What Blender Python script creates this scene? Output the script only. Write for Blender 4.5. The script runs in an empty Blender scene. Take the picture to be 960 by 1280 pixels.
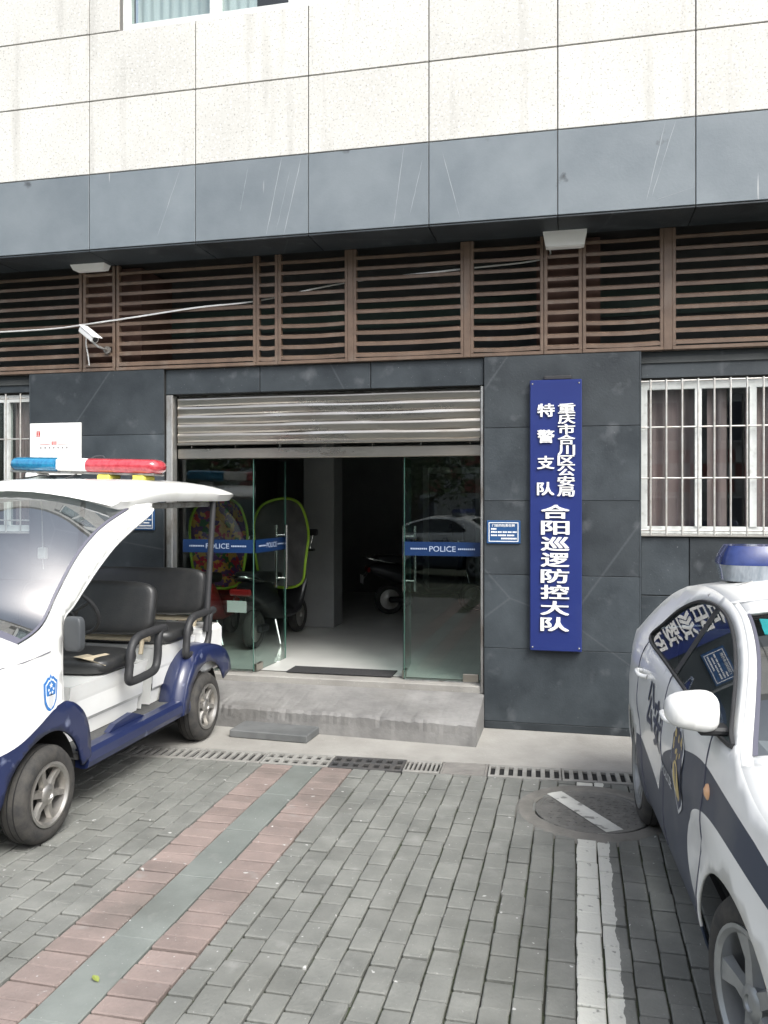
import bpy, math, random
from mathutils import Vector, Matrix
from mathutils.geometry import delaunay_2d_cdt
random.seed(7)
SC = bpy.context.scene
COL = SC.collection
R_ = math.radians

# ------------------------------------------------------------------ camera
F, OX, HZ, H = 1050.0, 240.0, 625.0, 1.95          # focal length and horizon in photo pixels (960 x 1280), eye height
YAW = math.atan(OX / F)
CAM_D = 7.193                                       # metres from the facade
cam = bpy.data.cameras.new('Camera')
co = bpy.data.objects.new('Camera', cam); COL.objects.link(co)
cam.sensor_fit = 'VERTICAL'; cam.sensor_height = 24.0
cam.lens = 24.0 * F / 1280.0
cam.shift_y = (HZ - 640.0) / 1280.0
cam.clip_start = 0.05; cam.clip_end = 500
co.location = (0, -CAM_D, H); co.rotation_euler = (R_(90), 0, YAW)
SC.camera = co

# ------------------------------------------------------------------ sky, sun, exposure
SUN_EL, SUN_AZ = 50.0, 138.0                        # azimuth clockwise from +Y: behind the camera, to its right
w = bpy.data.worlds.new('World'); SC.world = w; w.use_nodes = True
nt = w.node_tree; nt.nodes.clear()
sky = nt.nodes.new('ShaderNodeTexSky'); sky.sky_type = 'NISHITA'; sky.sun_disc = False
sky.sun_elevation = R_(SUN_EL); sky.sun_rotation = R_(SUN_AZ)
sky.air_density = 1.0; sky.dust_density = 4.0; sky.ozone_density = 1.0
hsv = nt.nodes.new('ShaderNodeHueSaturation'); hsv.inputs['Saturation'].default_value = 0.50   # overcast: a grey-white sky
bg = nt.nodes.new('ShaderNodeBackground'); bg.inputs['Strength'].default_value = 0.15
wo = nt.nodes.new('ShaderNodeOutputWorld')
nt.links.new(sky.outputs[0], hsv.inputs['Color']); nt.links.new(hsv.outputs[0], bg.inputs['Color']); nt.links.new(bg.outputs[0], wo.inputs['Surface'])
sun = bpy.data.lights.new('Sun', 'SUN'); sun.energy = 1.2; sun.angle = R_(25); sun.color = (0.975, 1.0, 0.975)
so = bpy.data.objects.new('Sun', sun); COL.objects.link(so)
so.rotation_euler = (R_(90 - SUN_EL), 0, R_(180 - SUN_AZ))
so.location = (-3, -12, 14)
vs = SC.view_settings
vs.view_transform = 'Standard'; vs.look = 'None'; vs.exposure = 1.18; vs.gamma = 1.0
SC.cycles.max_bounces = 10; SC.cycles.transparent_max_bounces = 16

# ------------------------------------------------------------------ helpers
def project(x, y, z):
    y += CAM_D
    s, c = math.sin(YAW), math.cos(YAW)
    d = -x * s + y * c; l = x * c + y * s
    if d < 0.05: return None
    return (480 + F * l / d, HZ - F * (z - H) / d, d)

class MB:
    """collects faces and links them as one mesh object"""
    def __init__(self): self.v = []; self.f = []; self.m = []
    def add(self, vs, fs, m=0):
        o = len(self.v); self.v += [tuple(p) for p in vs]
        self.f += [tuple(i + o for i in f) for f in fs]; self.m += [m] * len(fs)
        return self
    def box(self, x0, x1, y0, y1, z0, z1, m=0, c=0.0):
        if c <= 0:
            vs = [(x, y, z) for x in (x0, x1) for y in (y0, y1) for z in (z0, z1)]
            return self.add(vs, [(0,1,3,2),(4,6,7,5),(0,4,5,1),(2,3,7,6),(0,2,6,4),(1,5,7,3)], m)
        c = min(c, (x1-x0)*.45, (y1-y0)*.45, (z1-z0)*.45)
        vs = []; idx = {}
        def V(a, b, d, k):
            key = (a, b, d, k)
            if key not in idx:
                p = [x1 if a else x0, y1 if b else y0, z1 if d else z0]
                for ax, s in ((0, a), (1, b), (2, d)):
                    if ax != k: p[ax] += -c if s else c
                idx[key] = len(vs); vs.append(tuple(p))
            return idx[key]
        fs = []
        for k in range(3):
            for s in (0, 1):
                q = []
                for (i, j) in ((0,0),(1,0),(1,1),(0,1)):
                    t = [0,0,0]; t[k] = s; t[(k+1)%3] = i; t[(k+2)%3] = j
                    q.append(V(t[0], t[1], t[2], k))
                fs.append(tuple(q if s else q[::-1]))
        for k in range(3):
            for (i, j) in ((0,0),(1,0),(1,1),(0,1)):
                q = []
                for e in (0, 1):
                    t = [0,0,0]; t[k] = e; t[(k+1)%3] = i; t[(k+2)%3] = j
                    q.append((V(*t, (k+1)%3), V(*t, (k+2)%3)))
                a = (q[0][0], q[1][0], q[1][1], q[0][1])
                fs.append(a if (i ^ j) else a[::-1])
        for a in (0, 1):
            for b in (0, 1):
                for d in (0, 1):
                    t = (V(a,b,d,0), V(a,b,d,1), V(a,b,d,2))
                    fs.append(t if (a + b + d) % 2 else t[::-1])
        return self.add(vs, fs, m)
    def tube(self, pts, r, n=8, m=0, closed=False):
        P = [Vector(p) for p in pts]; k = len(P)
        rr = r if isinstance(r, (list, tuple)) else [r] * k
        vs = []; up = None
        for i in range(k):
            a = P[(i-1) % k] if (i or closed) else P[0]
            b = P[(i+1) % k] if (i < k-1 or closed) else P[-1]
            t = (b - a).normalized()
            if up is None:
                up = Vector((0,0,1)) if abs(t.z) < .9 else Vector((1,0,0))
            s = t.cross(up); s.normalize(); up = s.cross(t).normalized()
            for j in range(n):
                th = 2*math.pi*j/n
                vs.append(P[i] + (s*math.cos(th) + up*math.sin(th)) * rr[i])
        fs = []
        for i in range(k if closed else k-1):
            for j in range(n):
                a, b = i*n+j, i*n+(j+1) % n
                c_, d = ((i+1) % k)*n+(j+1) % n, ((i+1) % k)*n+j
                fs.append((a, d, c_, b))
        if not closed:
            fs.append(tuple(range(n))); fs.append(tuple((k-1)*n + j for j in range(n))[::-1])
        return self.add(vs, fs, m)
    def lathe(self, prof, axis, org, n=32, m=0, close=False):
        """prof = [(radius, offset along axis)]"""
        ax = Vector(axis).normalized(); o = Vector(org)
        u = ax.orthogonal().normalized(); v_ = ax.cross(u)
        vs = []; k = len(prof)
        for (r, h) in prof:
            for j in range(n):
                th = 2*math.pi*j/n
                vs.append(o + ax*h + (u*math.cos(th) + v_*math.sin(th))*r)
        fs = []
        for i in range(k if close else k-1):
            for j in range(n):
                fs.append((i*n+j, i*n+(j+1) % n, ((i+1) % k)*n+(j+1) % n, ((i+1) % k)*n+j))
        if not close:
            fs.append(tuple(range(n))[::-1]); fs.append(tuple((k-1)*n+j for j in range(n)))
        return self.add(vs, fs, m)
    def prism(self, poly, fmap, d0, d1, m=0):
        """poly 2-D outline; fmap(u, v, d) -> 3-D"""
        n = len(poly)
        vs = [fmap(u, v, d0) for u, v in poly] + [fmap(u, v, d1) for u, v in poly]
        fs = [tuple(range(n))[::-1], tuple(range(n, 2*n))] + [(i, (i+1) % n, n+(i+1) % n, n+i) for i in range(n)]
        return self.add(vs, fs, m)
    def grid(self, rows, m=0):
        k = len(rows); n = len(rows[0])
        vs = [p for r in rows for p in r]
        fs = [(i*n+j, i*n+j+1, (i+1)*n+j+1, (i+1)*n+j) for i in range(k-1) for j in range(n-1)]
        return self.add(vs, fs, m)
    def mesh(self, name, mats, smooth=None):
        me = bpy.data.meshes.new(name)
        me.from_pydata(self.v, [], self.f)
        for mt in (mats if isinstance(mats, (list, tuple)) else [mats]): me.materials.append(mt)
        me.polygons.foreach_set('material_index', self.m)
        if smooth is not None:
            me.polygons.foreach_set('use_smooth', [True]*len(me.polygons))
            me.update()
            me.set_sharp_from_angle(angle=R_(smooth))
        me.update()
        return me
    def build(self, name, mats, parent=None, smooth=None, loc=None, fix=False):
        me = self.mesh(name, mats, smooth)
        if fix: fixn(me)
        return link(name, me, parent, loc)

def fixn(me):
    import bmesh
    bm = bmesh.new(); bm.from_mesh(me)
    bmesh.ops.recalc_face_normals(bm, faces=bm.faces[:]); bm.to_mesh(me); bm.free()

def link(name, me, parent=None, loc=None, rot=None):
    o = bpy.data.objects.new(name, me); COL.objects.link(o)
    if parent is not None: o.parent = parent
    if loc is not None: o.location = loc
    if rot is not None: o.rotation_euler = rot
    return o
def thing(name, label, cat, loc=(0,0,0), rotz=0.0, group=None):
    o = bpy.data.objects.new(name, None); COL.objects.link(o)
    o.empty_display_size = .2
    o.location = loc; o.rotation_euler = (0,0,rotz)
    return tag(o, label, cat, group)
def tag(o, label=None, cat=None, group=None, kind=None):
    if label: o['label'] = label
    if cat: o['category'] = cat
    if group: o['group'] = group
    if kind: o['kind'] = kind
    return o
def copy_tree(o, parent=None):
    c = o.copy(); COL.objects.link(c); c.parent = parent
    for ch in list(o.children): copy_tree(ch, c)
    return c
def cr(pts, n=6, closed=False):
    """Catmull-Rom through 2-D/3-D points"""
    k = len(pts); out = []
    for i in range(k if closed else k-1):
        g = (lambda q: pts[q % k]) if closed else (lambda q: pts[max(0, min(k-1, q))])
        p0, p1, p2, p3 = (Vector(g(i+q)) for q in (-1, 0, 1, 2))
        for t in range(n):
            t /= n
            out.append(tuple(.5*((2*p1) + (p2-p0)*t + (2*p0-5*p1+4*p2-p3)*t*t + (3*p1-p0-3*p2+p3)*t**3)))
    if not closed: out.append(tuple(pts[-1]))
    return out
def dens(poly, step, closed=True):
    out = []; n = len(poly)
    for i in range(n if closed else n-1):
        a, b = Vector(poly[i]), Vector(poly[(i+1) % n])
        k = max(1, int((b-a).length/step))
        out += [tuple(a.lerp(b, j/k)) for j in range(k)]
    if not closed: out.append(tuple(poly[-1]))
    return out
def inside(p, poly):
    x, y = p; r = False; j = len(poly)-1
    for i in range(len(poly)):
        xi, yi = poly[i]; xj, yj = poly[j]
        if (yi > y) != (yj > y) and x < (xj-xi)*(y-yi)/(yj-yi)+xi: r = not r
        j = i
    return r
def sheet(mb, outer, holes, regions, fmap, res=.05, flip=False, m=0):
    """curved panel: 2-D outline with holes and colour regions mapped onto a surface"""
    vs = []; es = []
    def loop(pl):
        o = len(vs); q = dens(pl, res); n = len(q)
        vs.extend(Vector(p) for p in q); es.extend((o+i, o+(i+1) % n) for i in range(n))
        return q
    O = loop(outer); Hs = [loop(h) for h in holes]
    for pl, _ in regions: loop(pl)
    xs = [p[0] for p in O]; ys = [p[1] for p in O]
    bound = [Vector(p) for p in vs]
    x = min(xs)
    while x < max(xs):
        y = min(ys)
        while y < max(ys):
            p = Vector((x, y))
            if inside(p, O) and min((p-b).length_squared for b in bound) > (res*.5)**2: vs.append(p)
            y += res
        x += res
    r = delaunay_2d_cdt(vs, es, [], 0, 1e-5)
    V2, F2 = r[0], r[2]
    by = {}
    for f in F2:
        c = sum((V2[i] for i in f), Vector((0,0)))/len(f)
        if not inside(c, O) or any(inside(c, h) for h in Hs): continue
        k = m
        for pl, mi in regions:
            if inside(c, pl): k = mi
        by.setdefault(k, []).append(tuple(f)[::-1] if flip else tuple(f))
    P3 = [fmap(p[0], p[1]) for p in V2]
    o = len(mb.v); mb.v += [tuple(p) for p in P3]
    for k, fs in by.items():
        mb.f += [tuple(i+o for i in f) for f in fs]; mb.m += [k]*len(fs)

# ------------------------------------------------------------------ materials
def mat(name, col, rough=.6, metal=0.0, col2=None, scale=8.0, detail=6.0, bump=0.0, bscale=None, coat=0.0, spec=.5, island=0.0, rough2=None, mid=(.35,.65), coord='Object', stretch=None, perobj=False):
    m = bpy.data.materials.new(name); m.use_nodes = True
    t = m.node_tree; b = t.nodes['Principled BSDF']; L = t.links.new
    b.inputs['Base Color'].default_value = (*col, 1); b.inputs['Roughness'].default_value = rough
    b.inputs['Metallic'].default_value = metal; b.inputs['Coat Weight'].default_value = coat
    b.inputs['Specular IOR Level'].default_value = spec
    tc = t.nodes.new('ShaderNodeTexCoord'); src = tc.outputs['Object' if coord == 'World' else coord]
    if coord == 'World':
        src = t.nodes.new('ShaderNodeNewGeometry').outputs['Position']
    if perobj:                                             # every slab is cut from another piece of stone
        oi0 = t.nodes.new('ShaderNodeObjectInfo'); va = t.nodes.new('ShaderNodeVectorMath'); va.operation = 'MULTIPLY_ADD'
        cx_ = t.nodes.new('ShaderNodeCombineXYZ')
        for q in range(3): L(oi0.outputs['Random'], cx_.inputs[q])
        va.inputs[1].default_value = (37, 53, 71); L(cx_.outputs[0], va.inputs[0]); L(src, va.inputs[2]); src = va.outputs[0]
    if stretch:
        mp = t.nodes.new('ShaderNodeMapping'); mp.inputs['Scale'].default_value = stretch
        L(src, mp.inputs['Vector']); src = mp.outputs[0]
    out = None
    if col2 is not None:
        n = t.nodes.new('ShaderNodeTexNoise'); n.inputs['Scale'].default_value = scale; n.inputs['Detail'].default_value = detail
        n.inputs['Roughness'].default_value = .62
        L(src, n.inputs['Vector'])
        r = t.nodes.new('ShaderNodeValToRGB'); r.color_ramp.elements[0].position = mid[0]; r.color_ramp.elements[1].position = mid[1]
        r.color_ramp.elements[0].color = (*col, 1); r.color_ramp.elements[1].color = (*col2, 1)
        L(n.outputs['Fac'], r.inputs['Fac']); out = r.outputs['Color']
        if rough2 is not None:
            mr = t.nodes.new('ShaderNodeMapRange'); mr.inputs['From Min'].default_value = mid[0]; mr.inputs['From Max'].default_value = mid[1]
            mr.inputs['To Min'].default_value = rough; mr.inputs['To Max'].default_value = rough2
            L(n.outputs['Fac'], mr.inputs['Value']); L(mr.outputs[0], b.inputs['Roughness'])
    if island > 0:
        oi = t.nodes.new('ShaderNodeObjectInfo'); ge = t.nodes.new('ShaderNodeNewGeometry')
        ad = t.nodes.new('ShaderNodeMath'); ad.operation = 'ADD'; L(oi.outputs['Random'], ad.inputs[0]); L(ge.outputs['Random Per Island'], ad.inputs[1])
        fr = t.nodes.new('ShaderNodeMath'); fr.operation = 'FRACT'; L(ad.outputs[0], fr.inputs[0])
        mr = t.nodes.new('ShaderNodeMapRange'); mr.inputs['To Min'].default_value = 1-island; mr.inputs['To Max'].default_value = 1+island
        L(fr.outputs[0], mr.inputs['Value'])
        hs = t.nodes.new('ShaderNodeHueSaturation'); L(mr.outputs[0], hs.inputs['Value'])
        if out: L(out, hs.inputs['Color'])
        else: hs.inputs['Color'].default_value = (*col, 1)
        out = hs.outputs['Color']
    if out: L(out, b.inputs['Base Color'])
    if bump > 0:
        n2 = t.nodes.new('ShaderNodeTexNoise'); n2.inputs['Scale'].default_value = bscale or scale*4; n2.inputs['Detail'].default_value = 5
        L(src, n2.inputs['Vector'])
        bp = t.nodes.new('ShaderNodeBump'); bp.inputs['Strength'].default_value = bump; bp.inputs['Distance'].default_value = .01
        L(n2.outputs['Fac'], bp.inputs['Height']); L(bp.outputs[0], b.inputs['Normal'])
    return m
def overlay(m, col, scale, lo, hi, coord='Object', stretch=None, kind='noise', fac=1.0, detail=4, dist=0.0):
    """second colour laid over a material where a texture passes a threshold"""
    t = m.node_tree; b = t.nodes['Principled BSDF']; L = t.links.new
    inp = b.inputs['Base Color']
    tc = t.nodes.new('ShaderNodeTexCoord'); src = tc.outputs['Object' if coord == 'World' else coord]
    if coord == 'World':
        src = t.nodes.new('ShaderNodeNewGeometry').outputs['Position']
    if stretch:
        mp = t.nodes.new('ShaderNodeMapping'); mp.inputs['Scale'].default_value = stretch[:3]
        if len(stretch) > 3: mp.inputs['Rotation'].default_value = (0, R_(stretch[3]), 0)
        L(src, mp.inputs['Vector']); src = mp.outputs[0]
    if kind == 'noise':
        n = t.nodes.new('ShaderNodeTexNoise'); n.inputs['Detail'].default_value = detail; n.inputs['Distortion'].default_value = dist; o = n.outputs['Fac']
    else:
        n = t.nodes.new('ShaderNodeTexVoronoi'); n.feature = kind; o = n.outputs['Distance']
    n.inputs['Scale'].default_value = scale; L(src, n.inputs['Vector'])
    mr = t.nodes.new('ShaderNodeMapRange'); mr.inputs['From Min'].default_value = lo; mr.inputs['From Max'].default_value = hi
    mr.inputs['To Max'].default_value = fac
    L(o, mr.inputs['Value'])
    mx = t.nodes.new('ShaderNodeMix'); mx.data_type = 'RGBA'
    if inp.is_linked: L(inp.links[0].from_socket, mx.inputs[6])
    else: mx.inputs[6].default_value = inp.default_value
    mx.inputs[7].default_value = (*col, 1)
    L(mr.outputs[0], mx.inputs[0]); L(mx.outputs[2], inp)
    return m
def glass(name, tint=(.8,.85,.83), f0=.05, rough=0.0):
    m = bpy.data.materials.new(name); m.use_nodes = True
    t = m.node_tree; t.nodes.clear(); L = t.links.new
    o = t.nodes.new('ShaderNodeOutputMaterial'); mx = t.nodes.new('ShaderNodeMixShader')
    tr = t.nodes.new('ShaderNodeBsdfTransparent'); tr.inputs[0].default_value = (*tint, 1)
    gl = t.nodes.new('ShaderNodeBsdfGlossy'); gl.inputs['Roughness'].default_value = rough
    lw = t.nodes.new('ShaderNodeLayerWeight'); lw.inputs['Blend'].default_value = .5
    pw = t.nodes.new('ShaderNodeMath'); pw.operation = 'POWER'; pw.inputs[1].default_value = 5.0; L(lw.outputs['Facing'], pw.inputs[0])
    fr = t.nodes.new('ShaderNodeMapRange'); fr.inputs['To Min'].default_value = f0; fr.inputs['To Max'].default_value = 1.0; L(pw.outputs[0], fr.inputs['Value'])
    L(fr.outputs[0], mx.inputs[0]); L(tr.outputs[0], mx.inputs[1]); L(gl.outputs[0], mx.inputs[2]); L(mx.outputs[0], o.inputs[0])
    return m

M = {}
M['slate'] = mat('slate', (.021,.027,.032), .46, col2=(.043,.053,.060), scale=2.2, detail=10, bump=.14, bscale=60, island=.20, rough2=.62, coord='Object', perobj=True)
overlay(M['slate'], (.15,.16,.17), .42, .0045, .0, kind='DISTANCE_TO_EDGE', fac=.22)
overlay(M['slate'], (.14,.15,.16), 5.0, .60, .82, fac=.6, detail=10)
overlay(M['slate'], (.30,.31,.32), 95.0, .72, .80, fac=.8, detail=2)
M['slate_band_skylit'] = mat('slate_band_skylit', (.140,.165,.182), .36, col2=(.185,.212,.230), scale=1.6, detail=8, bump=.08, bscale=50, island=.08, rough2=.55, perobj=True)  # honed slate of the upper band, sky reflection lifted into its base colour
overlay(M['slate_band_skylit'], (.42,.43,.43), 1.0, .745, .765, stretch=(16,16,1.1,-14), fac=.75, detail=1.5)
overlay(M['slate_band_skylit'], (.035,.038,.042), 4.0, .70, .76, fac=.8, detail=9)
M['cream'] = mat('cream_stone', (.60,.59,.55), .55, col2=(.53,.52,.485), scale=1.2, detail=8, bump=.05, bscale=140, island=.045, perobj=True)
overlay(M['cream'], (.26,.25,.225), 60.0, .595, .67, fac=.75, detail=2)
overlay(M['cream'], (.72,.71,.68), 42.0, .57, .68, fac=.8, detail=2)
overlay(M['cream'], (.28,.27,.245), 1.3, .56, .80, stretch=(5,5,.45), fac=.55, detail=8)
M['joint'] = mat('dark_joint', (.035,.034,.032), .9)
M['joint_grey'] = mat('grey_joint', (.16,.155,.145), .9)
M['bronze'] = mat('bronze_aluminium', (.165,.112,.080), .45, col2=(.112,.076,.055), scale=6, bump=.03)
overlay(M['bronze'], (.24,.21,.18), 5.0, .55, .8, stretch=(1,1,.4), fac=.55, detail=7)
M['brown_pier'] = mat('brown_pier', (.13,.07,.055), .8, col2=(.09,.05,.04), scale=5)
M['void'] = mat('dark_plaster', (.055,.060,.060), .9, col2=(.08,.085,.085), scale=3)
M['green_banner'] = mat('green_banner', (.05,.085,.07), .6, col2=(.04,.07,.06), scale=4)
M['steel'] = mat('stainless', (.52,.495,.45), .24, 1.0, col2=(.36,.33,.285), scale=5, detail=9, bump=.25, bscale=5, rough2=.42, stretch=(.25,1,1))
overlay(M['steel'], (.30,.25,.20), 4.0, .58, .75, fac=.55, detail=9, stretch=(.5,1,2))
M['galv'] = mat('galvanised', (.50,.51,.50), .45, .85, col2=(.22,.20,.18), scale=9, detail=9, rough2=.7, stretch=(1,1,.35))
M['alu_white'] = mat('white_aluminium', (.74,.76,.74), .4, col2=(.60,.62,.60), scale=7, rough2=.5)
overlay(M['alu_white'], (.32,.30,.26), 14.0, .60, .80, fac=.5, detail=8)
M['bar'] = mat('steel_bar', (.74,.73,.70), .3, .75, col2=(.52,.49,.45), scale=14, detail=6, rough2=.5)
M['curtain'] = mat('curtain', (.46,.32,.32), .9, col2=(.33,.24,.25), scale=3, stretch=(4,4,.4))
M['curtain_white'] = mat('white_curtain', (.78,.80,.82), .9, col2=(.62,.66,.70), scale=3, stretch=(6,6,.3))
M['glass'] = glass('window_glass', (.80,.84,.83), .05)
M['door_glass'] = glass('door_glass', (.80,.86,.84), .06)
M['glass_edge'] = mat('glass_edge', (.10,.22,.18), .2)
M['room_wall'] = mat('room_wall', (.30,.30,.295), .85, col2=(.24,.24,.236), scale=2)
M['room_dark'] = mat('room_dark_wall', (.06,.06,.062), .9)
M['room_floor'] = mat('room_floor', (.60,.60,.57), .30, col2=(.52,.52,.495), scale=2.5, detail=8)
M['concrete'] = mat('concrete', (.33,.32,.295), .85, col2=(.245,.235,.215), scale=1.8, detail=10, bump=.35, bscale=45)
overlay(M['concrete'], (.13,.125,.115), 2.6, .60, .80, fac=.6, detail=9)
overlay(M['concrete'], (.45,.44,.41), 60, .66, .74, fac=.7)
M['step'] = mat('step_concrete', (.25,.245,.235), .8, col2=(.155,.152,.147), scale=3.0, detail=10, bump=.45, bscale=30)
overlay(M['step'], (.115,.11,.10), 1.7, .56, .75, fac=.6, detail=9)
M['drain_light'] = mat('drain_light', (.29,.285,.265), .85, col2=(.20,.195,.18), scale=6, detail=8, bump=.3, bscale=60)
M['drain_dark'] = mat('drain_dark', (.055,.057,.06), .6, .2, col2=(.09,.085,.08), scale=6, detail=8, bump=.3, bscale=50)
M['drain_rib'] = mat('drain_rib', (.24,.23,.21), .75, .1, col2=(.17,.16,.15), scale=6, detail=8)
M['soil'] = mat('joint_soil', (.040,.038,.032), .95, col2=(.042,.058,.024), scale=5, detail=8, bump=.5, bscale=90)
M['paver'] = mat('grey_paver', (.196,.199,.182), .82, col2=(.142,.146,.134), scale=3.5, detail=9, bump=.4, bscale=55, island=.10, coord='World')
M['paver_red'] = mat('red_paver', (.245,.192,.172), .82, col2=(.185,.148,.134), scale=3.5, detail=9, bump=.4, bscale=55, island=.13, coord='World')
M['slab_green'] = mat('grey_green_slab', (.188,.205,.190), .7, col2=(.145,.160,.148), scale=3.0, detail=9, bump=.22, bscale=60, island=.06, coord='World')
for k in ('paver', 'paver_red', 'slab_green'):
    overlay(M[k], (.40,.40,.38), 70, .69, .75, fac=.8, detail=3, coord='World')
    overlay(M[k], (.070,.072,.062), 1.6, .52, .78, fac=.60, detail=10, coord='World')
    overlay(M[k], (.48,.48,.46), 24, .735, .76, fac=.9, detail=1.5, coord='World')
    overlay(M[k], (.27,.27,.255), 6.0, .62, .75, fac=.5, detail=10, coord='World')
M['iron'] = mat('cast_iron', (.13,.128,.118), .7, .1, col2=(.19,.185,.17), scale=9, detail=8, bump=.5, bscale=70)
M['ring'] = mat('manhole_ring', (.21,.20,.18), .9, col2=(.145,.14,.125), scale=6, detail=9, bump=.4, bscale=50)
M['road_paint'] = mat('road_paint', (.66,.66,.61), .7, col2=(.50,.50,.46), scale=5, detail=9)
overlay(M['road_paint'], (.22,.22,.20), 11.0, .585, .64, fac=.9, detail=9)
M['sign_blue'] = mat('sign_blue', (.012,.024,.140), .38, col2=(.015,.029,.152), scale=3, coat=.15)
M['letter_white'] = mat('letter_white', (.85,.85,.83), .45)
M['plaque'] = mat('plaque_blue', (.02,.075,.20), .35)
M['white_board'] = mat('white_board', (.84,.84,.82), .5)
M['red_ink'] = mat('red_ink', (.50,.06,.05), .6)
M['grey_ink'] = mat('grey_ink', (.25,.22,.22), .6)
M['film'] = mat('blue_film', (.006,.026,.090), .35)
M['film_text'] = mat('film_text', (.34,.40,.52), .5)
M['mat_black'] = mat('rubber_mat', (.022,.022,.024), .9, col2=(.04,.04,.04), scale=60)
M['white_paint'] = mat('white_vehicle_paint', (.83,.84,.82), .22, coat=.5, col2=(.80,.80,.77), scale=2)
M['blue_paint'] = mat('navy_vehicle_paint', (.013,.020,.066), .30, coat=.3, col2=(.018,.027,.080), scale=4, detail=8)
overlay(M['blue_paint'], (.22,.25,.36), 7.0, .66, .74, fac=.6, detail=9)
M['navy_car'] = mat('slate_blue_car_paint', (.040,.052,.080), .42, coat=.0, spec=.30, col2=(.048,.060,.088), scale=3)
overlay(M['white_paint'], (.50,.48,.43), 3.2, .58, .82, fac=.40, detail=9)
M['car_white'] = mat('white_car_paint', (.84,.84,.82), .22, coat=.3, col2=(.79,.79,.765), scale=2.5, detail=8)
overlay(M['car_white'], (.48,.47,.44), 2.6, .58, .82, fac=.38, detail=9)
overlay(M['navy_car'], (.16,.16,.155), 3.0, .55, .80, fac=.40, detail=9)
M['tyre'] = mat('tyre_rubber', (.028,.028,.028), .85, col2=(.060,.056,.050), scale=12, detail=8, bump=.2, bscale=60)
M['rim'] = mat('alloy', (.55,.54,.52), .32, .9, col2=(.38,.36,.33), scale=8, rough2=.5)
M['rim_car'] = mat('silver_hubcap', (.36,.37,.37), .38, .6, col2=(.29,.30,.30), scale=8)
M['black_plastic'] = mat('black_plastic', (.022,.023,.025), .55, col2=(.03,.03,.032), scale=20, bump=.1, bscale=200)
M['grey_plastic'] = mat('grey_plastic', (.055,.06,.065), .5)
M['dash'] = mat('dash_grey', (.30,.31,.31), .6)
M['under'] = mat('underbody', (.012,.012,.012), .9)
M['vinyl'] = mat('black_vinyl', (.020,.021,.022), .38, col2=(.03,.03,.03), scale=9, bump=.15, bscale=90)
M['floor_mat'] = mat('ribbed_rubber', (.06,.062,.062), .85, col2=(.10,.10,.098), scale=45)
M['windshield'] = glass('windshield_glass', (.66,.74,.73), .36)
M['car_glass'] = glass('tinted_glass', (.34,.38,.40), .07)
M['seal'] = mat('grey_seal', (.10,.10,.13), .5)
M['lens_red'] = mat('red_lens', (.36,.025,.040), .14, coat=.8, col2=(.50,.07,.085), scale=30)
M['lens_blue'] = mat('blue_lens', (.008,.14,.30), .14, coat=.8, col2=(.02,.24,.42), scale=30)
M['lens_navy'] = mat('navy_lens', (.016,.030,.120), .22, coat=.15, col2=(.024,.042,.155), scale=25)
M['car_ws'] = glass('car_windshield_glass', (.72,.76,.76), .20)
M['lens_clear'] = mat('clear_lens', (.17,.20,.23), .15, .2, coat=.6, col2=(.30,.33,.36), scale=9, stretch=(1,4,1))
M['chrome'] = mat('chrome', (.78,.77,.74), .12, 1.0)
M['yellow'] = mat('yellow_tape', (.72,.66,.12), .6)
M['amber'] = mat('amber_lens', (.75,.42,.22), .2, coat=.5)
M['gold'] = mat('gold_print', (.55,.42,.16), .4)
M['navy_print'] = mat('navy_print', (.022,.032,.075), .4)
M['silver_print'] = mat('silver_print', (.60,.61,.62), .4)
M['badge_blue'] = mat('badge_blue', (.03,.18,.50), .4)
M['cyan'] = mat('cyan_sticker', (.05,.55,.58), .5)
M['tan'] = mat('tan_trim', (.42,.36,.26), .6)
M['leather_grey'] = mat('seat_grey', (.20,.21,.21), .7)

# ------------------------------------------------------------------ text as mesh
def text_mesh(body, mats, w=None, h=None, depth=.0, bold=.0, name='lettering'):
    """text centred at the origin in the local XY plane, scaled to w x h"""
    cu = bpy.data.curves.new('t', 'FONT'); cu.body = body;  cu.resolution_u = 3
    o = bpy.data.objects.new('t', cu); COL.objects.link(o)
    me = bpy.data.meshes.new_from_object(o.evaluated_get(bpy.context.evaluated_depsgraph_get()))
    bpy.data.objects.remove(o); bpy.data.curves.remove(cu)
    xs = [v.co.x for v in me.vertices]; ys = [v.co.y for v in me.vertices]
    cx, cy = (min(xs)+max(xs))/2, (min(ys)+max(ys))/2
    sx = w/(max(xs)-min(xs)) if w else 1; sy = h/(max(ys)-min(ys)) if h else sx
    if not w: sx = sy
    V = [((v.co.x-cx)*sx, (v.co.y-cy)*sy) for v in me.vertices]
    fs = [tuple(p.vertices) for p in me.polygons]
    mb = MB()
    from collections import Counter
    ec = Counter(frozenset(e) for f in fs for e in zip(f, f[1:]+f[:1]))
    dx = bold*(max(xs)-min(xs))*sx/max(1, len(body)); dy = bold*.55*(max(ys)-min(ys))*sy
    for k, (ox, oy) in enumerate(((0,0),(-dx,dy),(dx,-dy),(-dx,-dy),(dx,dy)) if bold else ((0,0),)):
        dd = depth + k*.00025
        o_ = len(mb.v); n = len(V)
        mb.add([(x+ox, y+oy, dd) for x, y in V], fs)
        if depth > 0:
            mb.add([(x+ox, y+oy, 0) for x, y in V], [])
            ex = [(b+o_, a+o_, a+n+o_, b+n+o_) for f in fs for a, b in zip(f, f[1:]+f[:1]) if ec[frozenset((a, b))] == 1]
            mb.f += ex; mb.m += [0]*len(ex)
    bpy.data.meshes.remove(me)
    return mb.mesh(name, mats)
FACE_S = (R_(90), 0, 0)     # a text plane upright, facing -Y

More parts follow.
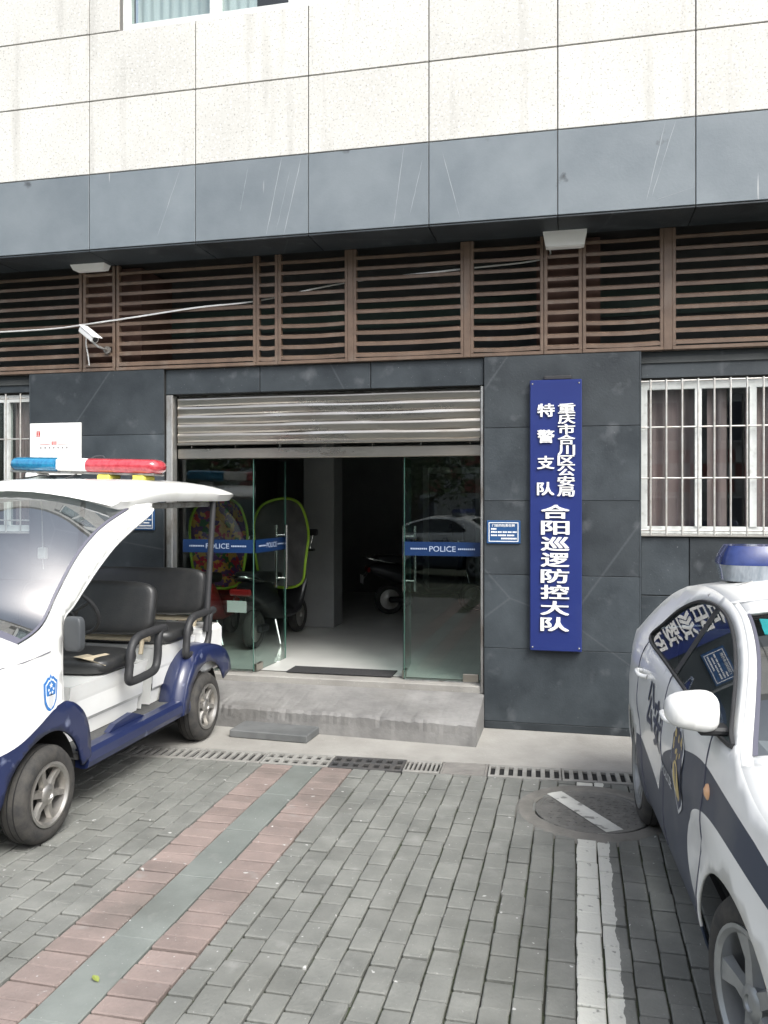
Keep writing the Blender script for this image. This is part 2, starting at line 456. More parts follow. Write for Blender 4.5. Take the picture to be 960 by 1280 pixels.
# ================================================================== GROUND
g = MB().add([(-90,-120,-.07),(90,-120,-.07),(90,60,-.07),(-90,60,-.07)], [(0,1,2,3)]).build('ground', M['soil'])
tag(g, kind='structure')

CARX = .06
def drain_y(x): return -1.065 - .045*(.4 - x)            # centre line of the drain, slightly skew to the facade
pav = MB().box(-9, 5, -12, -1.0, -.068, -.020).build('pavement', M['soil']); tag(pav, kind='structure')
PW, PL, PT = .1165, .190, .05
def paver_mesh(name, w_, l_, m, j=.008, c=.005, jl=.0125):
    if l_ < w_: j = .010; jl = .0095
    return MB().box(-w_/2+j/2, w_/2-j/2, -l_/2+jl/2, l_/2-jl/2, -PT, 0, c=c).mesh(name, m)
pm = paver_mesh('paver', PW, PL, M['paver']); pm2 = paver_mesh('paver', 1.580/13, PL, M['paver']); pmp = paver_mesh('painted_paver', PW, PL, None) if False else None
# white line paint: lies on the pavers as worn paint between fixed edges
mp = M['paver'].copy(); mp.name = 'painted_paver'
t = mp.node_tree; b = t.nodes['Principled BSDF']; L = t.links.new
ge = t.nodes.new('ShaderNodeNewGeometry'); sx = t.nodes.new('ShaderNodeSeparateXYZ'); L(ge.outputs['Position'], sx.inputs[0])
n1 = t.nodes.new('ShaderNodeTexNoise'); n1.inputs['Scale'].default_value = 9; n1.inputs['Detail'].default_value = 8; L(ge.outputs['Position'], n1.inputs['Vector'])
def mth(op, a, b_):
    n = t.nodes.new('ShaderNodeMath'); n.operation = op
    for i, q in enumerate((a, b_)):
        if isinstance(q, (int, float)): n.inputs[i].default_value = q
        else: L(q, n.inputs[i])
    return n.outputs[0]
wob = mth('MULTIPLY', mth('SUBTRACT', n1.outputs['Fac'], .5), .05)
xx = mth('ADD', sx.outputs[0], wob)
inn = mth('MULTIPLY', mth('GREATER_THAN', xx, .004), mth('LESS_THAN', xx, .182))
n3 = t.nodes.new('ShaderNodeTexNoise'); n3.inputs['Scale'].default_value = 22; n3.inputs['Detail'].default_value = 10; L(ge.outputs['Position'], n3.inputs['Vector'])
wear = t.nodes.new('ShaderNodeMapRange'); wear.inputs['From Min'].default_value = .72; wear.inputs['From Max'].default_value = .62; L(n3.outputs['Fac'], wear.inputs['Value'])
fac = mth('MULTIPLY', inn, wear.outputs[0])
mx = t.nodes.new('ShaderNodeMix'); mx.data_type = 'RGBA'; L(b.inputs['Base Color'].links[0].from_socket, mx.inputs[6]); mx.inputs[7].default_value = (.56,.56,.51,1)
L(fac, mx.inputs[0]); L(mx.outputs[2], b.inputs['Base Color'])
M['paver_painted'] = mp
pmp = paver_mesh('painted_paver', PW, PL, mp)
redm = paver_mesh('red_paver', .232, .1165, M['paver_red']); 
MAN = (.10, -1.77, .375)
BX = (-2.262, -2.028, -1.812, -1.580)                    # band: red | slab | red edges
cells = []                                               # (priority, name, mesh, x, y, w, l)
def place(name, me, x, y, w_, l_):
    ed_ = drain_y(x) - .142
    if y + l_/2 > ed_:                                   # cut to fit against the drain
        ln_ = ed_ - (y - l_/2)
        if ln_ < .035: return
        y = ed_ - ln_/2; l_ = ln_
    if (x-MAN[0])**2 + (y-MAN[1])**2 < (MAN[2]+.01)**2: return
    p = project(x, y, 0); vis = False; key = 1e9
    if p and -30 < p[0] < 990 and 900 < p[1] < 1310 and not (x > .62 or x < -3.25 or (p[0] > 905)):
        vis = True; key = p[2]
    cells.append((key, name, me, x, y, w_, l_))
ci = 0
x = 0.0 + PW/2
cols = []
xr = x
while xr < 5: cols.append(xr); xr += PW
xl = x - PW
nL = 13; pw2 = (0.0 - BX[3])/nL
for k in range(nL): cols.append(-pw2*(k+.5))
x2 = BX[0] - PW/2
while x2 > -9: cols.append(x2); x2 -= PW
for ci, cx in enumerate(sorted(cols)):
    y = -1.0 - (PL/2 if ci % 2 else 0) - random.uniform(0, .02)
    while y > -9.0:
        pn = 0 < cx < .22
        place('painted_paver' if pn else 'paver', pmp if pn else (pm2 if BX[3] < cx < 0 else pm), cx, y, PW, PL); y -= PL
for (a, b_) in ((BX[0], BX[1]), (BX[2], BX[3])):
    y = -1.0
    while y > -9.0: place('red_paver', redm, (a+b_)/2, y, .232, .1165); y -= .1165
cells.sort(key=lambda c: c[0])
one = {}; rest = {}
for key, name, me, x, y, w_, l_ in cells:
    lim = 300 if name == 'paver' else 120
    one.setdefault(name, 0)
    dz = random.gauss(0, .0018); rx, ry, rz = random.gauss(0, .007), random.gauss(0, .008), random.gauss(0, .010)
    if key < 1e8 and one[name] < lim:
        one[name] += 1
        o = link(name, me, pav, (x+random.gauss(0, .0015), y+random.gauss(0, .003), dz), (rx, ry, rz)); o.scale = (1, l_/(.1165 if name == 'red_paver' else PL), 1)
    else:
        mb = rest.setdefault(name, MB())
        mt_ = Matrix.Translation((x, y, dz)) @ Matrix.Diagonal((1, l_/(.1165 if name == 'red_paver' else PL), 1, 1)) @ Matrix.Rotation(rz, 4, 'Z') @ Matrix.Rotation(ry, 4, 'Y') @ Matrix.Rotation(rx, 4, 'X')
        mb.add([mt_ @ v.co for v in me.vertices], [tuple(p.vertices) for p in me.polygons])
for name, mb in rest.items():
    o = mb.build(name + '_field', {'paver': M['paver'], 'red_paver': M['paver_red'], 'painted_paver': mp}[name], pav); tag(o, kind='stuff')
y = -1.31
for k in range(9):
    ln = .62
    hw_ = (BX[2]-BX[1])/2-.003
    o = MB().box(-hw_, hw_, -ln/2+.003, ln/2-.003, -PT, 0, c=.004).build('paving_slab', M['slab_green'], pav)
    o.location = ((BX[1]+BX[2])/2, y-ln/2, random.gauss(0, .002)); o.rotation_euler = (random.gauss(0,.004), random.gauss(0,.004), random.gauss(0,.003)); y -= ln

# concrete apron between the wall and the drain
ap = MB()
xs = [-9+.5*i for i in range(29)]
rows = [[(x, y_(x), .0) for x in xs] for y_ in (lambda x: drain_y(x)+.134, lambda x: .3)]
ap.grid(rows)
ap.grid([[(x, drain_y(x)+.134, -.03) for x in xs], [(x, drain_y(x)+.134, 0) for x in xs]])
o = ap.build('concrete_apron', M['concrete']); tag(o, kind='structure')
# drain channel bed below the covers
o = MB().grid([[(x, drain_y(x)-.14, -.0195) for x in xs], [(x, drain_y(x)+.135, -.0195) for x in xs]]).build('drain_channel', M['under']); tag(o, kind='structure')
def cover(x0, x1, kind, label, m):
    W = x1-x0-.006; D_ = .262; mb = MB(); z0, z1 = -.019, .001
    def bx(a, b_, c_, d): mb.box(a, b_, c_, d, z0, z1, c=.003)
    if kind == 'single':
        n = 8; bx(-W/2, W/2, -D_/2, -D_/2+.035); bx(-W/2, W/2, D_/2-.035, D_/2)
        p = W/n
        for i in range(n+1):
            a = max(-W/2, -W/2+i*p-p*.24); b_ = min(W/2, -W/2+i*p+p*.24)
            mb.box(a, b_, -D_/2+.0352, D_/2-.0352, z0, z1, c=.002)
    elif kind == 'double':
        n = 7; p = W/n
        for a, b_ in ((-D_/2, -D_/2+.03), (-.017, .017), (D_/2-.03, D_/2)): bx(-W/2, W/2, a, b_)
        for a, b_ in ((-D_/2+.0302, -.0172), (.0172, D_/2-.0302)):
            for i in range(n+1):
                e = max(-W/2, -W/2+i*p-p*.23); f = min(W/2, -W/2+i*p+p*.23)
                mb.box(e, f, a, b_, z0, z1, c=.002)
    else:
        n = 8; q = D_/n
        for i in range(n): mb.box(-W/2+.0202, W/2-.0202, -D_/2+i*q+q*.16, -D_/2+(i+1)*q-q*.16, z0, z1-.001, c=.002)
        bx(-W/2, -W/2+.02, -D_/2, D_/2); bx(W/2-.02, W/2, -D_/2, D_/2)
        mb.box(-W/2+.0202, W/2-.0202, -D_/2, D_/2, z0, z0+.012)
    xm = (x0+x1)/2
    o = mb.build('drain_cover', m); o.location = (xm, drain_y(xm), 0); o.rotation_euler = (0, 0, math.atan(.045))
    return tag(o, label, 'drain cover', 'drain covers along the apron')
ORD = ['first', 'second', 'third', 'fourth', 'fifth', 'sixth', 'seventh', 'eighth']
for a, b_ in ((-5.42,-4.90),(-4.90,-4.38),(-4.38,-3.86),(-3.86,-3.34),(-3.34,-2.82),(-2.82,-2.30)): k = round((-2.30-b_)/.52); cover(a, b_, 'single', ORD[k] + ' pale slotted drain cover from the pale two-row cover, towards the patrol cart', M['drain_light'])
cover(-2.30, -1.78, 'double', 'pale concrete drain cover with two rows of short slots', M['drain_light'])
cover(-1.78, -1.23, 'double', 'black drain cover with two rows of short slots', M['drain_dark'])
cover(-1.23, -.96, 'single', 'short pale drain cover between black cover and ribbed grate', M['drain_light'])
cover(-.96, -.62, 'rib', 'brownish ribbed drain grate without slots', M['drain_rib'])
for k, (a, b_) in enumerate(((-.62,-.10),(-.10,.42),(.42,.94),(.94,1.46),(1.46,1.98),(1.98,2.5),(2.5,3.02),(3.02,3.54))): cover(a, b_, 'single', ORD[k] + (' pale slotted drain cover from the ribbed grate, before the manhole' if k < 2 else ' pale slotted drain cover from the ribbed grate, behind the police car'), M['drain_light'])

# manhole
mh = thing('manhole_cover', 'round iron manhole cover with a skewed white paint stripe', 'manhole cover', (MAN[0], MAN[1], 0))
r = MAN[2]
MB().lathe([(r+.12,-.02),(r+.085,.0045),(r+.05,.007),(r,.006),(r-.012,-.004),(r-.012,-.03)], (0,0,1), (0,0,0), 48, close=True).build('frame', M['ring'], mh, 30, fix=True)
mb = MB().lathe([(r-.022,-.03),(r-.022,.001),(r-.03,.004),(r-.05,.004),(r-.055,-.001)], (0,0,1), (0,0,0), 48)
for i in range(-6, 7):                                     # raised tread bars
    for j in range(-6, 7):
        xx_, yy_ = i*.05, j*.05
        if xx_*xx_+yy_*yy_ < (r-.08)**2:
            q = (i+j) % 2
            mb.box(xx_-(.018 if q else .006), xx_+(.018 if q else .006), yy_-(.006 if q else .018), yy_+(.006 if q else .018), -.002, .003)
mb.build('lid', M['iron'], mh, fix=True)
st = MB().box(-.33, .36, -.055, .06, .0035, .0052).build('paint_stripe', M['road_paint'], mh); st.rotation_euler = (0,0,R_(-58)); st.location = (-.07,.0,0)

# entrance step, sloping up to the threshold
stp = MB()
k = 90; prf = [[] for _ in range(6)]
random.seed(11)
for i in range(k+1):                                       # worn front edge
    x = -3.75+(3.75-.768)*i/k; yf = -.40-.175*i/k
    j1, j2, j3 = random.gauss(0,.0035), random.gauss(0,.003), random.gauss(0,.004)
    if random.random() < .08: j1 += .012; j2 -= .010
    for q, p in enumerate(((yf, -.01), (yf+.003+j3*.5, .09), (yf+.002+j1, .160+j2), (yf+.018+j1, .184+j2*.5), (yf+.20, .213+j3*.3), (.04, .285))): prf[q].append((x, *p))
stp.grid(prf)
for i in (0, k): stp.add([prf[q][i] for q in range(6)]+[(prf[0][i][0], .04, -.01)], [tuple(range(7)) if i else tuple(range(7))[::-1]])
o = stp.build('entrance_step', M['step']); tag(o, kind='structure')
o = MB().box(-3.72,-.772,.0405,.26,.0,.345,c=.008).build('threshold', M['concrete']); tag(o, kind='structure')
o = MB().box(-.34,.34,-.165,.165,0,.062,c=.007).build('stone_slab', mat('grey_slab', (.15,.155,.155), .7, col2=(.10,.105,.105), scale=5, detail=8, bump=.2)); o.location = (-2.43,-.60,.001); o.rotation_euler = (0,0,R_(-3))
tag(o, 'loose dark stone slab lying in front of the entrance step', 'stone slab')
mtm = MB().box(-.50,.50,-.13,.13,0,.012,c=.003).build('door_mat', M['mat_black']); mtm.location = (-2.12,.33,.352); tag(mtm, 'black rubber door mat inside the glass doors', 'door mat')
lf = MB().add([(0,-.03,0),(.018,-.01,.004),(.02,.012,.006),(0,.035,.003),(-.02,.012,.007),(-.018,-.01,.004),(0,0,.0)], [(0,1,6),(1,2,6),(2,3,6),(3,4,6),(4,5,6),(5,0,6)])
lm = mat('yellow_leaf', (.22,.26,.06), .6)
o = lf.build('fallen_leaf', lm); o.location = (-1.90,-4.13,.006); o.rotation_euler = (.1,.1,1.0); o.scale = (.7,.8,.8); tag(o, 'small yellow-green leaf lying on the red pavers', 'leaf')

# ================================================================== BUILDING
B = thing('police_station_building', 'police station with cream stone upper wall, dark slate ground floor and brown louvres', 'building', (0,0,0))
XL, XR = -9.0, 4.5
DX0, DX1 = -3.70, -.77             # doorway
GAP = .0035
def panel(x0, x1, z0, z1, y, m, th=.02, name='stone_panel', c=.003, gap=GAP):
    return MB().box(x0+gap, x1-gap, y, y+th, z0+gap, z1-gap, c=c).build(name, m, B)
# structural backing (joints show it)
bk = MB()
YF = -.45                           # face of the projecting upper storey
bk.box(XL, XR, YF+.015, YF+.25, 4.20, 9.6, 0)
wl = bk.build('upper_wall', M['joint_grey'], B)
# soffit of the overhang
MB().box(XL, XR, YF+.012, .9, 4.185, 4.199).build('soffit', M['joint'], B)
PX = [-.141 + 1.027*i for i in range(-9, 6)]
for i in range(len(PX)-1):
    a, b_ = PX[i], PX[i+1]
    if b_ < XL or a > XR: continue
    panel(a, b_, 4.19, 4.862, YF, M['slate_band_skylit'])
    MB().box(a+GAP, b_-GAP, YF+.001, .0, 4.172, 4.1845, c=.003).build('soffit_panel', M['slate'], B)
    z = 4.862
    for hh in (.655, .60, .65, .65, .65, .65):
        z1 = z+hh
        if z >= 6.1 and b_ > -3.95 and a < -1.45 and z < 7.9:
            if a < -3.95 and z1 < 8: panel(a, -3.95, z, z1, YF, M['cream'])
            elif b_ > -1.45: panel(-1.45, b_, z, z1, YF, M['cream'])
        else: panel(a, b_, z, z1, YF, M['cream'], gap=.005)
        z = z1
# pale scratches across the slate band (lie in the stone face)
def on_band(px, py):
    s_, c_ = math.sin(YAW), math.cos(YAW); a_ = (px-480)/F
    tt = (CAM_D+YF)/(c_+a_*s_); return (tt*(-s_+a_*c_), H+tt*(HZ-py)/F)
scr = mat('scratch', (.31,.335,.35), .7)
for (p, q, w_) in (((225,212),(197,295),.006),((352,195),(333,293),.007),((377,195),(355,292),.006),((362,215),(345,290),.003),((505,180),(492,280),.005),((528,200),(512,270),.004),((553,190),(575,272),.005),((832,145),(808,250),.006),((845,143),(815,245),.005),((820,250),(870,233),.008),((310,210),(300,265),.003)):
    (ax, az), (bx_, bz) = on_band(*p), on_band(*q)
    az = min(az, 4.85); k = 10; rows = [[], []]
    for i in range(k+1):
        t_ = i/k; xx_ = ax+(bx_-ax)*t_+random.gauss(0,.0012); zz_ = az+(bz-az)*t_; ww = 1.3*w_*random.uniform(.2,1.0)*(1 if 0 < i < k else .2)
        rows[0].append((xx_-ww/2, YF-.0012, max(zz_, 4.198))); rows[1].append((xx_+ww/2, YF-.0012, max(zz_, 4.198)))
    MB().grid(rows).build('scratch', scr, B)
# upper window
uw = MB()
x0, x1, z0, z1 = -3.93, -1.47, 6.125, 8.05
uw.box(x0, x0+.06, YF+.03, YF+.12, z0, z1); uw.box(x1-.06, x1, YF+.03, YF+.12, z0, z1)
uw.box(x0+.06, x1-.06, YF+.03, YF+.12, z0, z0+.05); uw.box(x0+.06, x1-.06, YF+.03, YF+.12, z1-.05, z1)
for xm, ww in ((-3.05, .05), (-2.28, .10)): uw.box(xm-ww, xm+ww, YF+.031, YF+.119, z0+.05, z1-.05)
uwo = uw.build('upper_window', M['alu_white'], B)
for (a, b_) in ((-3.87,-3.10),(-3.0,-2.38),(-2.18,-1.53)):
    MB().box(a, b_, YF+.07, YF+.076, z0+.05, z1-.05).build('pane', M['glass'], uwo)
for a, b_ in ((-3.86,-2.72),(-2.2,-1.9)):
    mb = MB(); n = 60
    mb.grid([[(a+(b_-a)*i/n, YF+.17+.015*math.sin(i*1.3), zz) for i in range(n+1)] for zz in (z0+.02, z1)])
    mb.build('curtain', M['curtain_white'], uwo, 60)
MB().box(x0-.03, x1+.03, YF+.13, YF+.245, z0-.03, z0-.002).build('sill', M['cream'], uwo)
# the upper wall has a real opening there
bpy.data.objects.remove(wl)
bk = MB()
bk.box(XL, x0, YF+.015, YF+.25, 4.20, 9.6); bk.box(x1, XR, YF+.015, YF+.25, 4.20, 9.6)
bk.box(x0, x1, YF+.015, YF+.25, 4.20, z0-.03); bk.box(x0, x1, YF+.015, YF+.25, z1, 9.6)
bk.build('upper_wall', M['joint_grey'], B)
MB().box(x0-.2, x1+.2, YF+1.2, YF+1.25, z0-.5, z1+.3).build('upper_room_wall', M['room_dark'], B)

# louvre band --------------------------------------------------------
LZ0, LZ1 = 3.175, 4.171
def louvre(x0, x1, first=True):
    f = MB(); w_ = .028
    f.box(x0, x0+w_, 0, .055, LZ0+.03, LZ1, c=.003); f.box(x1-w_, x1, 0, .055, LZ0+.03, LZ1, c=.003)
    f.box(x0, x1, -.006, .056, LZ0, LZ0+.03, c=.003)
    fo = f.build('louvre_bay', M['bronze'], B)
    n = 10; p = (LZ1-LZ0-.04)/n
    sag = random.uniform(0, .008)
    for i in range(n):
        z = LZ0+.045+p*i
        # tilted blade: outer edge low
        k = 5; rows = []
        dz = random.gauss(0, .0015); dt = random.gauss(0, .003)
        for (yy, zz) in ((.004,-.002),(.004,.024),(.010,.030),(.050,.044),(.052,.039),(.012,.023),(.010,-.002)):
            rows.append([(x0+w_*.9+(x1-x0-1.8*w_)*j/k, yy+dt, z+zz+dz-sag*math.sin(math.pi*j/k)*(1 if i < 4 else .3)) for j in range(k+1)])
        rows.append(rows[0])
        MB().grid(rows).build('slat', M['bronze'], fo)
    return fo
LV = [(-7.9,-6.3),(-6.25,-4.615),(-4.60,-4.262),(-4.247,-2.842),(-2.838,-2.632),(-2.628,-1.975),(-1.925,-.942),(-.885,-.267),(-.263,.049),(.053,.697),(.765,1.75),(1.80,2.75),(2.80,4.2)]
for a, b_ in LV: louvre(a, b_)
for a, b_ in ((-6.3,-6.25),(-1.975,-1.925),(-.942,-.885),(.697,.765),(1.75,1.80),(2.75,2.80)): MB().box(a, b_, -.004, .05, LZ0, LZ1, c=.004).build('louvre_post', M['bronze'], B)

# void behind the louvres
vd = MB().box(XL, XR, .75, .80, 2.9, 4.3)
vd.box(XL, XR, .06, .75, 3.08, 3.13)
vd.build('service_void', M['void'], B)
for a, b_ in ((-4.66,-4.05),(-.33,.20),(3.2,3.8),(-7.4,-6.8)):
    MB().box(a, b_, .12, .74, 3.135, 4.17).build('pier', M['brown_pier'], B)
MB().box(-9, 4.4, .735, .748, 3.62, 3.86).build('banner', M['green_banner'], B)
# cable strung behind and through the louvres
cp = [(-5.8,-.012,3.60),(-5.5,-.012,3.595),(-4.9,-.012,3.60),(-4.45,-.012,3.635),(-4.0,-.010,3.675),(-3.4,-.008,3.73),(-2.84,.07,3.78),(-2.0,.075,3.90),(-1.0,.075,3.955),(-.27,.07,4.0),(-.25,.02,4.12)]
o = MB().tube(cr(cp, 6), .008, 6).build('cable', M['letter_white'], None, 60); tag(o, 'thin white cable sagging along the brown louvres', 'cable')

# ground floor walls ---------------------------------------------------
bw = MB()
bw.box(-5.17, DX0-.06, .02, .30, 0, 3.175)           # left pier
bw.box(DX1, .51, .02, .30, 0, 3.175)                 # right pier
bw.box(DX0-.06, DX1, .10, .30, 2.93, 3.175)          # lintel
bw.box(.51, XR, .10, .30, 0, 1.66); bw.box(.51, XR, .10, .30, 2.94, 3.175); bw.box(3.0, XR, .10, .30, 1.66, 2.94)
bw.box(XL, -5.17, .10, .30, 0, 1.62); bw.box(XL, -5.17, .10, .30, 3.0, 3.175); bw.box(XL, -7.4, .10, .30, 1.62, 3.0)
bw.build('wall', M['joint'], B)
zj = [0.0, .065, .69, 1.316, 1.943, 2.565, 3.174]
for a, b_ in ((-5.17, -3.755), (DX1+.003, .51)):
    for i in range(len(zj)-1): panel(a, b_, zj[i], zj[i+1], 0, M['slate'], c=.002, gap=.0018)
# side returns of the piers
for xx_, s in ((.51, 1), (-5.17, -1)):
    for i in range(len(zj)-1):
        a = xx_ if s > 0 else xx_-.012
        MB().box(a, a+.012, .001, .085, zj[i]+.002, zj[i+1]-.002).build('stone_panel', M['slate'], B)
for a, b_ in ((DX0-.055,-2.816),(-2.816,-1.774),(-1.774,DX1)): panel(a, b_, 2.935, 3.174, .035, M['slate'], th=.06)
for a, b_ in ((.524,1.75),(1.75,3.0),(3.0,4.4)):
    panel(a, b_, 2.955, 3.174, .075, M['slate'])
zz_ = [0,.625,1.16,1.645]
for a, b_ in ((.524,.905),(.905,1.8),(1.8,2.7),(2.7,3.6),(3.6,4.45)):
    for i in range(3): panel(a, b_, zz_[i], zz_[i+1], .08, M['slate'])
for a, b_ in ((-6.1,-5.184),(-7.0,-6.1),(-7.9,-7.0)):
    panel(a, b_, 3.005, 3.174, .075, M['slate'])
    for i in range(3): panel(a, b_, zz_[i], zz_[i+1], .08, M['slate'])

def barred_window(x0, x1, z0, z1, sashes, hb, bar0, pitch, cset):
    f = MB(); y0, y1 = .12, .18
    fw = .05
    f.box(x0, x0+fw, y0, y1, z0, z1); f.box(x1-fw, x1, y0, y1, z0, z1)
    f.box(x0+fw, x1-fw, y0, y1, z0, z0+.06); f.box(x0+fw, x1-fw, y0, y1, z1-.07, z1)
    for s in sashes: f.box(s-.026, s+.026, y0-.012, y1-.004, z0+.06, z1-.07)
    fo = f.build('window', M['alu_white'], B)
    ed = [x0+fw]+[q for s in sashes for q in (s-.026, s+.026)]+[x1-fw]
    for i in range(0, len(ed), 2): MB().box(ed[i], ed[i+1], .145, .150, z0+.06, z1-.07).build('pane', M['glass'], fo)
    x = bar0
    while x < x1-.01:
        MB().tube([(x,.055,z0-.01),(x,.055,z1+.005)], .008, 8).build('bar', M['bar'], fo, 60); x += pitch
    for z in hb: MB().tube([(x0-.01,.070,z),(x1+.01,.070,z)], .0075, 8).build('bar', M['bar'], fo, 60)
    for a, b_ in cset:
        n = int((b_-a)/.012); ph = random.uniform(0, 6)
        MB().grid([[(a+(b_-a)*i/n, .225+.028*math.sin(i*.62+ph+math.sin(i*.2)), zz) for i in range(n+1)] for zz in (z0, (z0+z1)/2, z1)]).build('curtain', M['curtain'], fo, 70)
    MB().box(x0-.02, x1+.02, .05, .119, z0-.022, z0-.002, c=.004).build('sill', M['concrete'], fo)
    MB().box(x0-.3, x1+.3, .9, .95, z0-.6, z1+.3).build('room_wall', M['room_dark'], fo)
    return fo
barred_window(.53, 2.98, 1.672, 2.938, (.98,1.40,1.95,2.45), (1.70,2.13,2.55,2.93), .60, .124, ((.56,1.0),(1.06,1.22),(1.36,1.9),(2.0,2.9)))
barred_window(-7.38, -5.19, 1.64, 2.99, (-5.52,-6.1,-6.8), (1.75,2.13,2.55,2.95), -7.30, .165, ((-7.3,-6.5),(-6.2,-5.8),(-5.48,-5.22)))

# interior room ----------------------------------------------------------
rm = MB()
rm.add([(-5.2,.26,.35),(-.5,.26,.35),(-.5,7,.35),(-5.2,7,.35)], [(0,1,2,3)])
rm.build('room_floor', M['room_floor'], B)
rm = MB()
rm.add([(-5.2,.3,.35),(-5.2,7,.35),(-5.2,7,3.0),(-5.2,.3,3.0)], [(0,1,2,3)])
rm.add([(-.5,.3,.35),(-.5,7,.35),(-.5,7,3.0),(-.5,.3,3.0)], [(3,2,1,0)])
rm.add([(-5.2,7,.35),(-.5,7,.35),(-.5,7,3.0),(-5.2,7,3.0)], [(0,1,2,3)])
rm.add([(-5.2,.3,3.0),(-.5,.3,3.0),(-.5,7,3.0),(-5.2,7,3.0)], [(3,2,1,0)])
rm.build('room_wall', M['room_wall'], B)
MB().box(-3.35,-2.95,2.9,3.3,.35,3.0,c=.01).build('room_column', M['room_wall'], B)
df = MB().box(-2.55,-2.45,6.94,6.99,.35,2.5).box(-1.65,-1.55,6.94,6.99,.35,2.5).box(-2.45,-1.65,6.94,6.99,2.4,2.5)
df.build('door_frame', M['alu_white'], B)
MB().box(-1.35,-.55,5.2,5.9,.351,1.15,c=.01).build('counter', M['tan'], B)

# roller shutter -----------------------------------------------------------
sh = MB().box(DX0+.03, DX1-.035, .135, .235, 2.90, 2.932).build('roller_shutter', M['galv'], B)
prof = [(.085,.0),(.080,.006),(.0785,.022),(.0780,.040),(.0760,.052),(.0755,.062),(.080,.074),(.086,.0845)]
z = 2.49
for i in range(5):
    k = 14; rows = []
    for (yy, zz) in prof:
        rows.append([(DX0+.04+(DX1-DX0-.08)*j/k, yy+.012+.0016*math.sin(j*1.7+i*2), z+zz+.002*math.sin(j*.9+i)) for j in range(k+1)])
    for (yy, zz) in reversed(prof): rows.append([(DX0+.04+(DX1-DX0-.08)*j/k, yy+.018, z+zz) for j in range(k+1)])
    MB().grid(rows).build('slat', M['steel'], sh, 50)
    z += .0855
MB().box(DX0+.04, DX1-.04, .078, .112, 2.462, 2.488, c=.005).build('bottom_rail', M['steel'], sh)
for a, b_ in ((DX0-.045, DX0+.018), (DX1-.030, DX1-.003)):
    MB().box(a, b_, .025, .125, .29, 2.93, c=.005).build('guide_rail', M['galv'], sh)

# glass doors --------------------------------------------------------------
GY = .17; GZ0, GZ1 = .352, 2.335
dr = MB().box(DX0+.02, DX1-.032, GY-.04, GY+.04, 2.337, 2.435, c=.006).build('door_header', M['steel'], B)
for i in range(7):
    xx_ = DX0+.15+i*.44
    MB().box(xx_, xx_+.010, GY-.02, GY+.02, 2.4352, 2.52).build('bracket', M['galv'], dr)
def leaf(hx, sgn, width, ang, handle, txt=True, hname='glass_door'):
    """glass leaf hinged at hx; sgn +1 extends to +X when shut; ang opens inwards"""
    o = MB().box(0 if sgn > 0 else -width, width if sgn > 0 else 0, -.006, .006, GZ0, GZ1).build(hname, M['door_glass'], B)
    o.location = (hx, GY, 0); o.rotation_euler = (0,0,R_(ang))
    a, b_ = (0.004, width-.004) if sgn > 0 else (-width+.004, -.004)
    MB().box(a, b_, -.0085, -.0065, 1.455, 1.578).build('film_stripe', M['film'], o)
    MB().box(a, b_, .0065, .0085, 1.455, 1.578).build('film_stripe', M['film'], o)
    me = text_mesh('POLICE', M['film_text'], w=.235, h=.048, bold=.012)
    link('lettering', me, o, ((a+b_)/2, -.0095, 1.517), FACE_S)
    for s in (-1, 1):
        mk = MB()
        for k in range(9):
            xx_ = (a+b_)/2 + s*(.145+k*.017)
            mk.box(xx_-.006, xx_+.006, -.0100, -.0090, 1.510, 1.524)
        tag(mk.build('small_lettering', M['film_text'], o), kind='stuff')
    fx = (b_-.02) if sgn > 0 else (a+.02); hx_ = (a+.02) if sgn > 0 else (b_-.02)
    MB().box(min(hx_, hx_+sgn*.12)-.02, max(hx_, hx_+sgn*.12), -.016, .016, GZ0-.0, GZ0+.07, c=.004).build('patch_fitting', M['steel'], o)
    e = b_+.001 if sgn > 0 else a-.001
    MB().box(min(e, e+sgn*.004), max(e, e+sgn*.004), -.006, .006, GZ0, GZ1).build('glass_edge', M['glass_edge'], o)
    if handle:
        hm = MB()
        xx_ = fx - sgn*.075
        for s in (-1, 1):
            hm.tube([(xx_, s*.055, 1.07),(xx_, s*.055, 1.70)], .015, 12)
        for zz in (1.17, 1.60): hm.tube([(xx_, -.055, zz),(xx_, .055, zz)], .009, 10)
        hm.build('handle', M['chrome'], o, 50)
    return o
leaf(-3.645, 1, .715, 0, False, hname='fixed_glass_panel')
leaf(-.806, -1, .69, 0, False, hname='fixed_glass_panel')
leaf(-2.915, 1, .70, 86, True)
leaf(-1.505, -1, .70, -84, True)
MB().box(DX0+.02, -2.93, GY-.03, GY+.03, .346, .3515).build('floor_channel', M['galv'], B)
MB().box(-1.49, DX1-.02, GY-.03, GY+.03, .346, .3515).build('floor_channel', M['galv'], B)

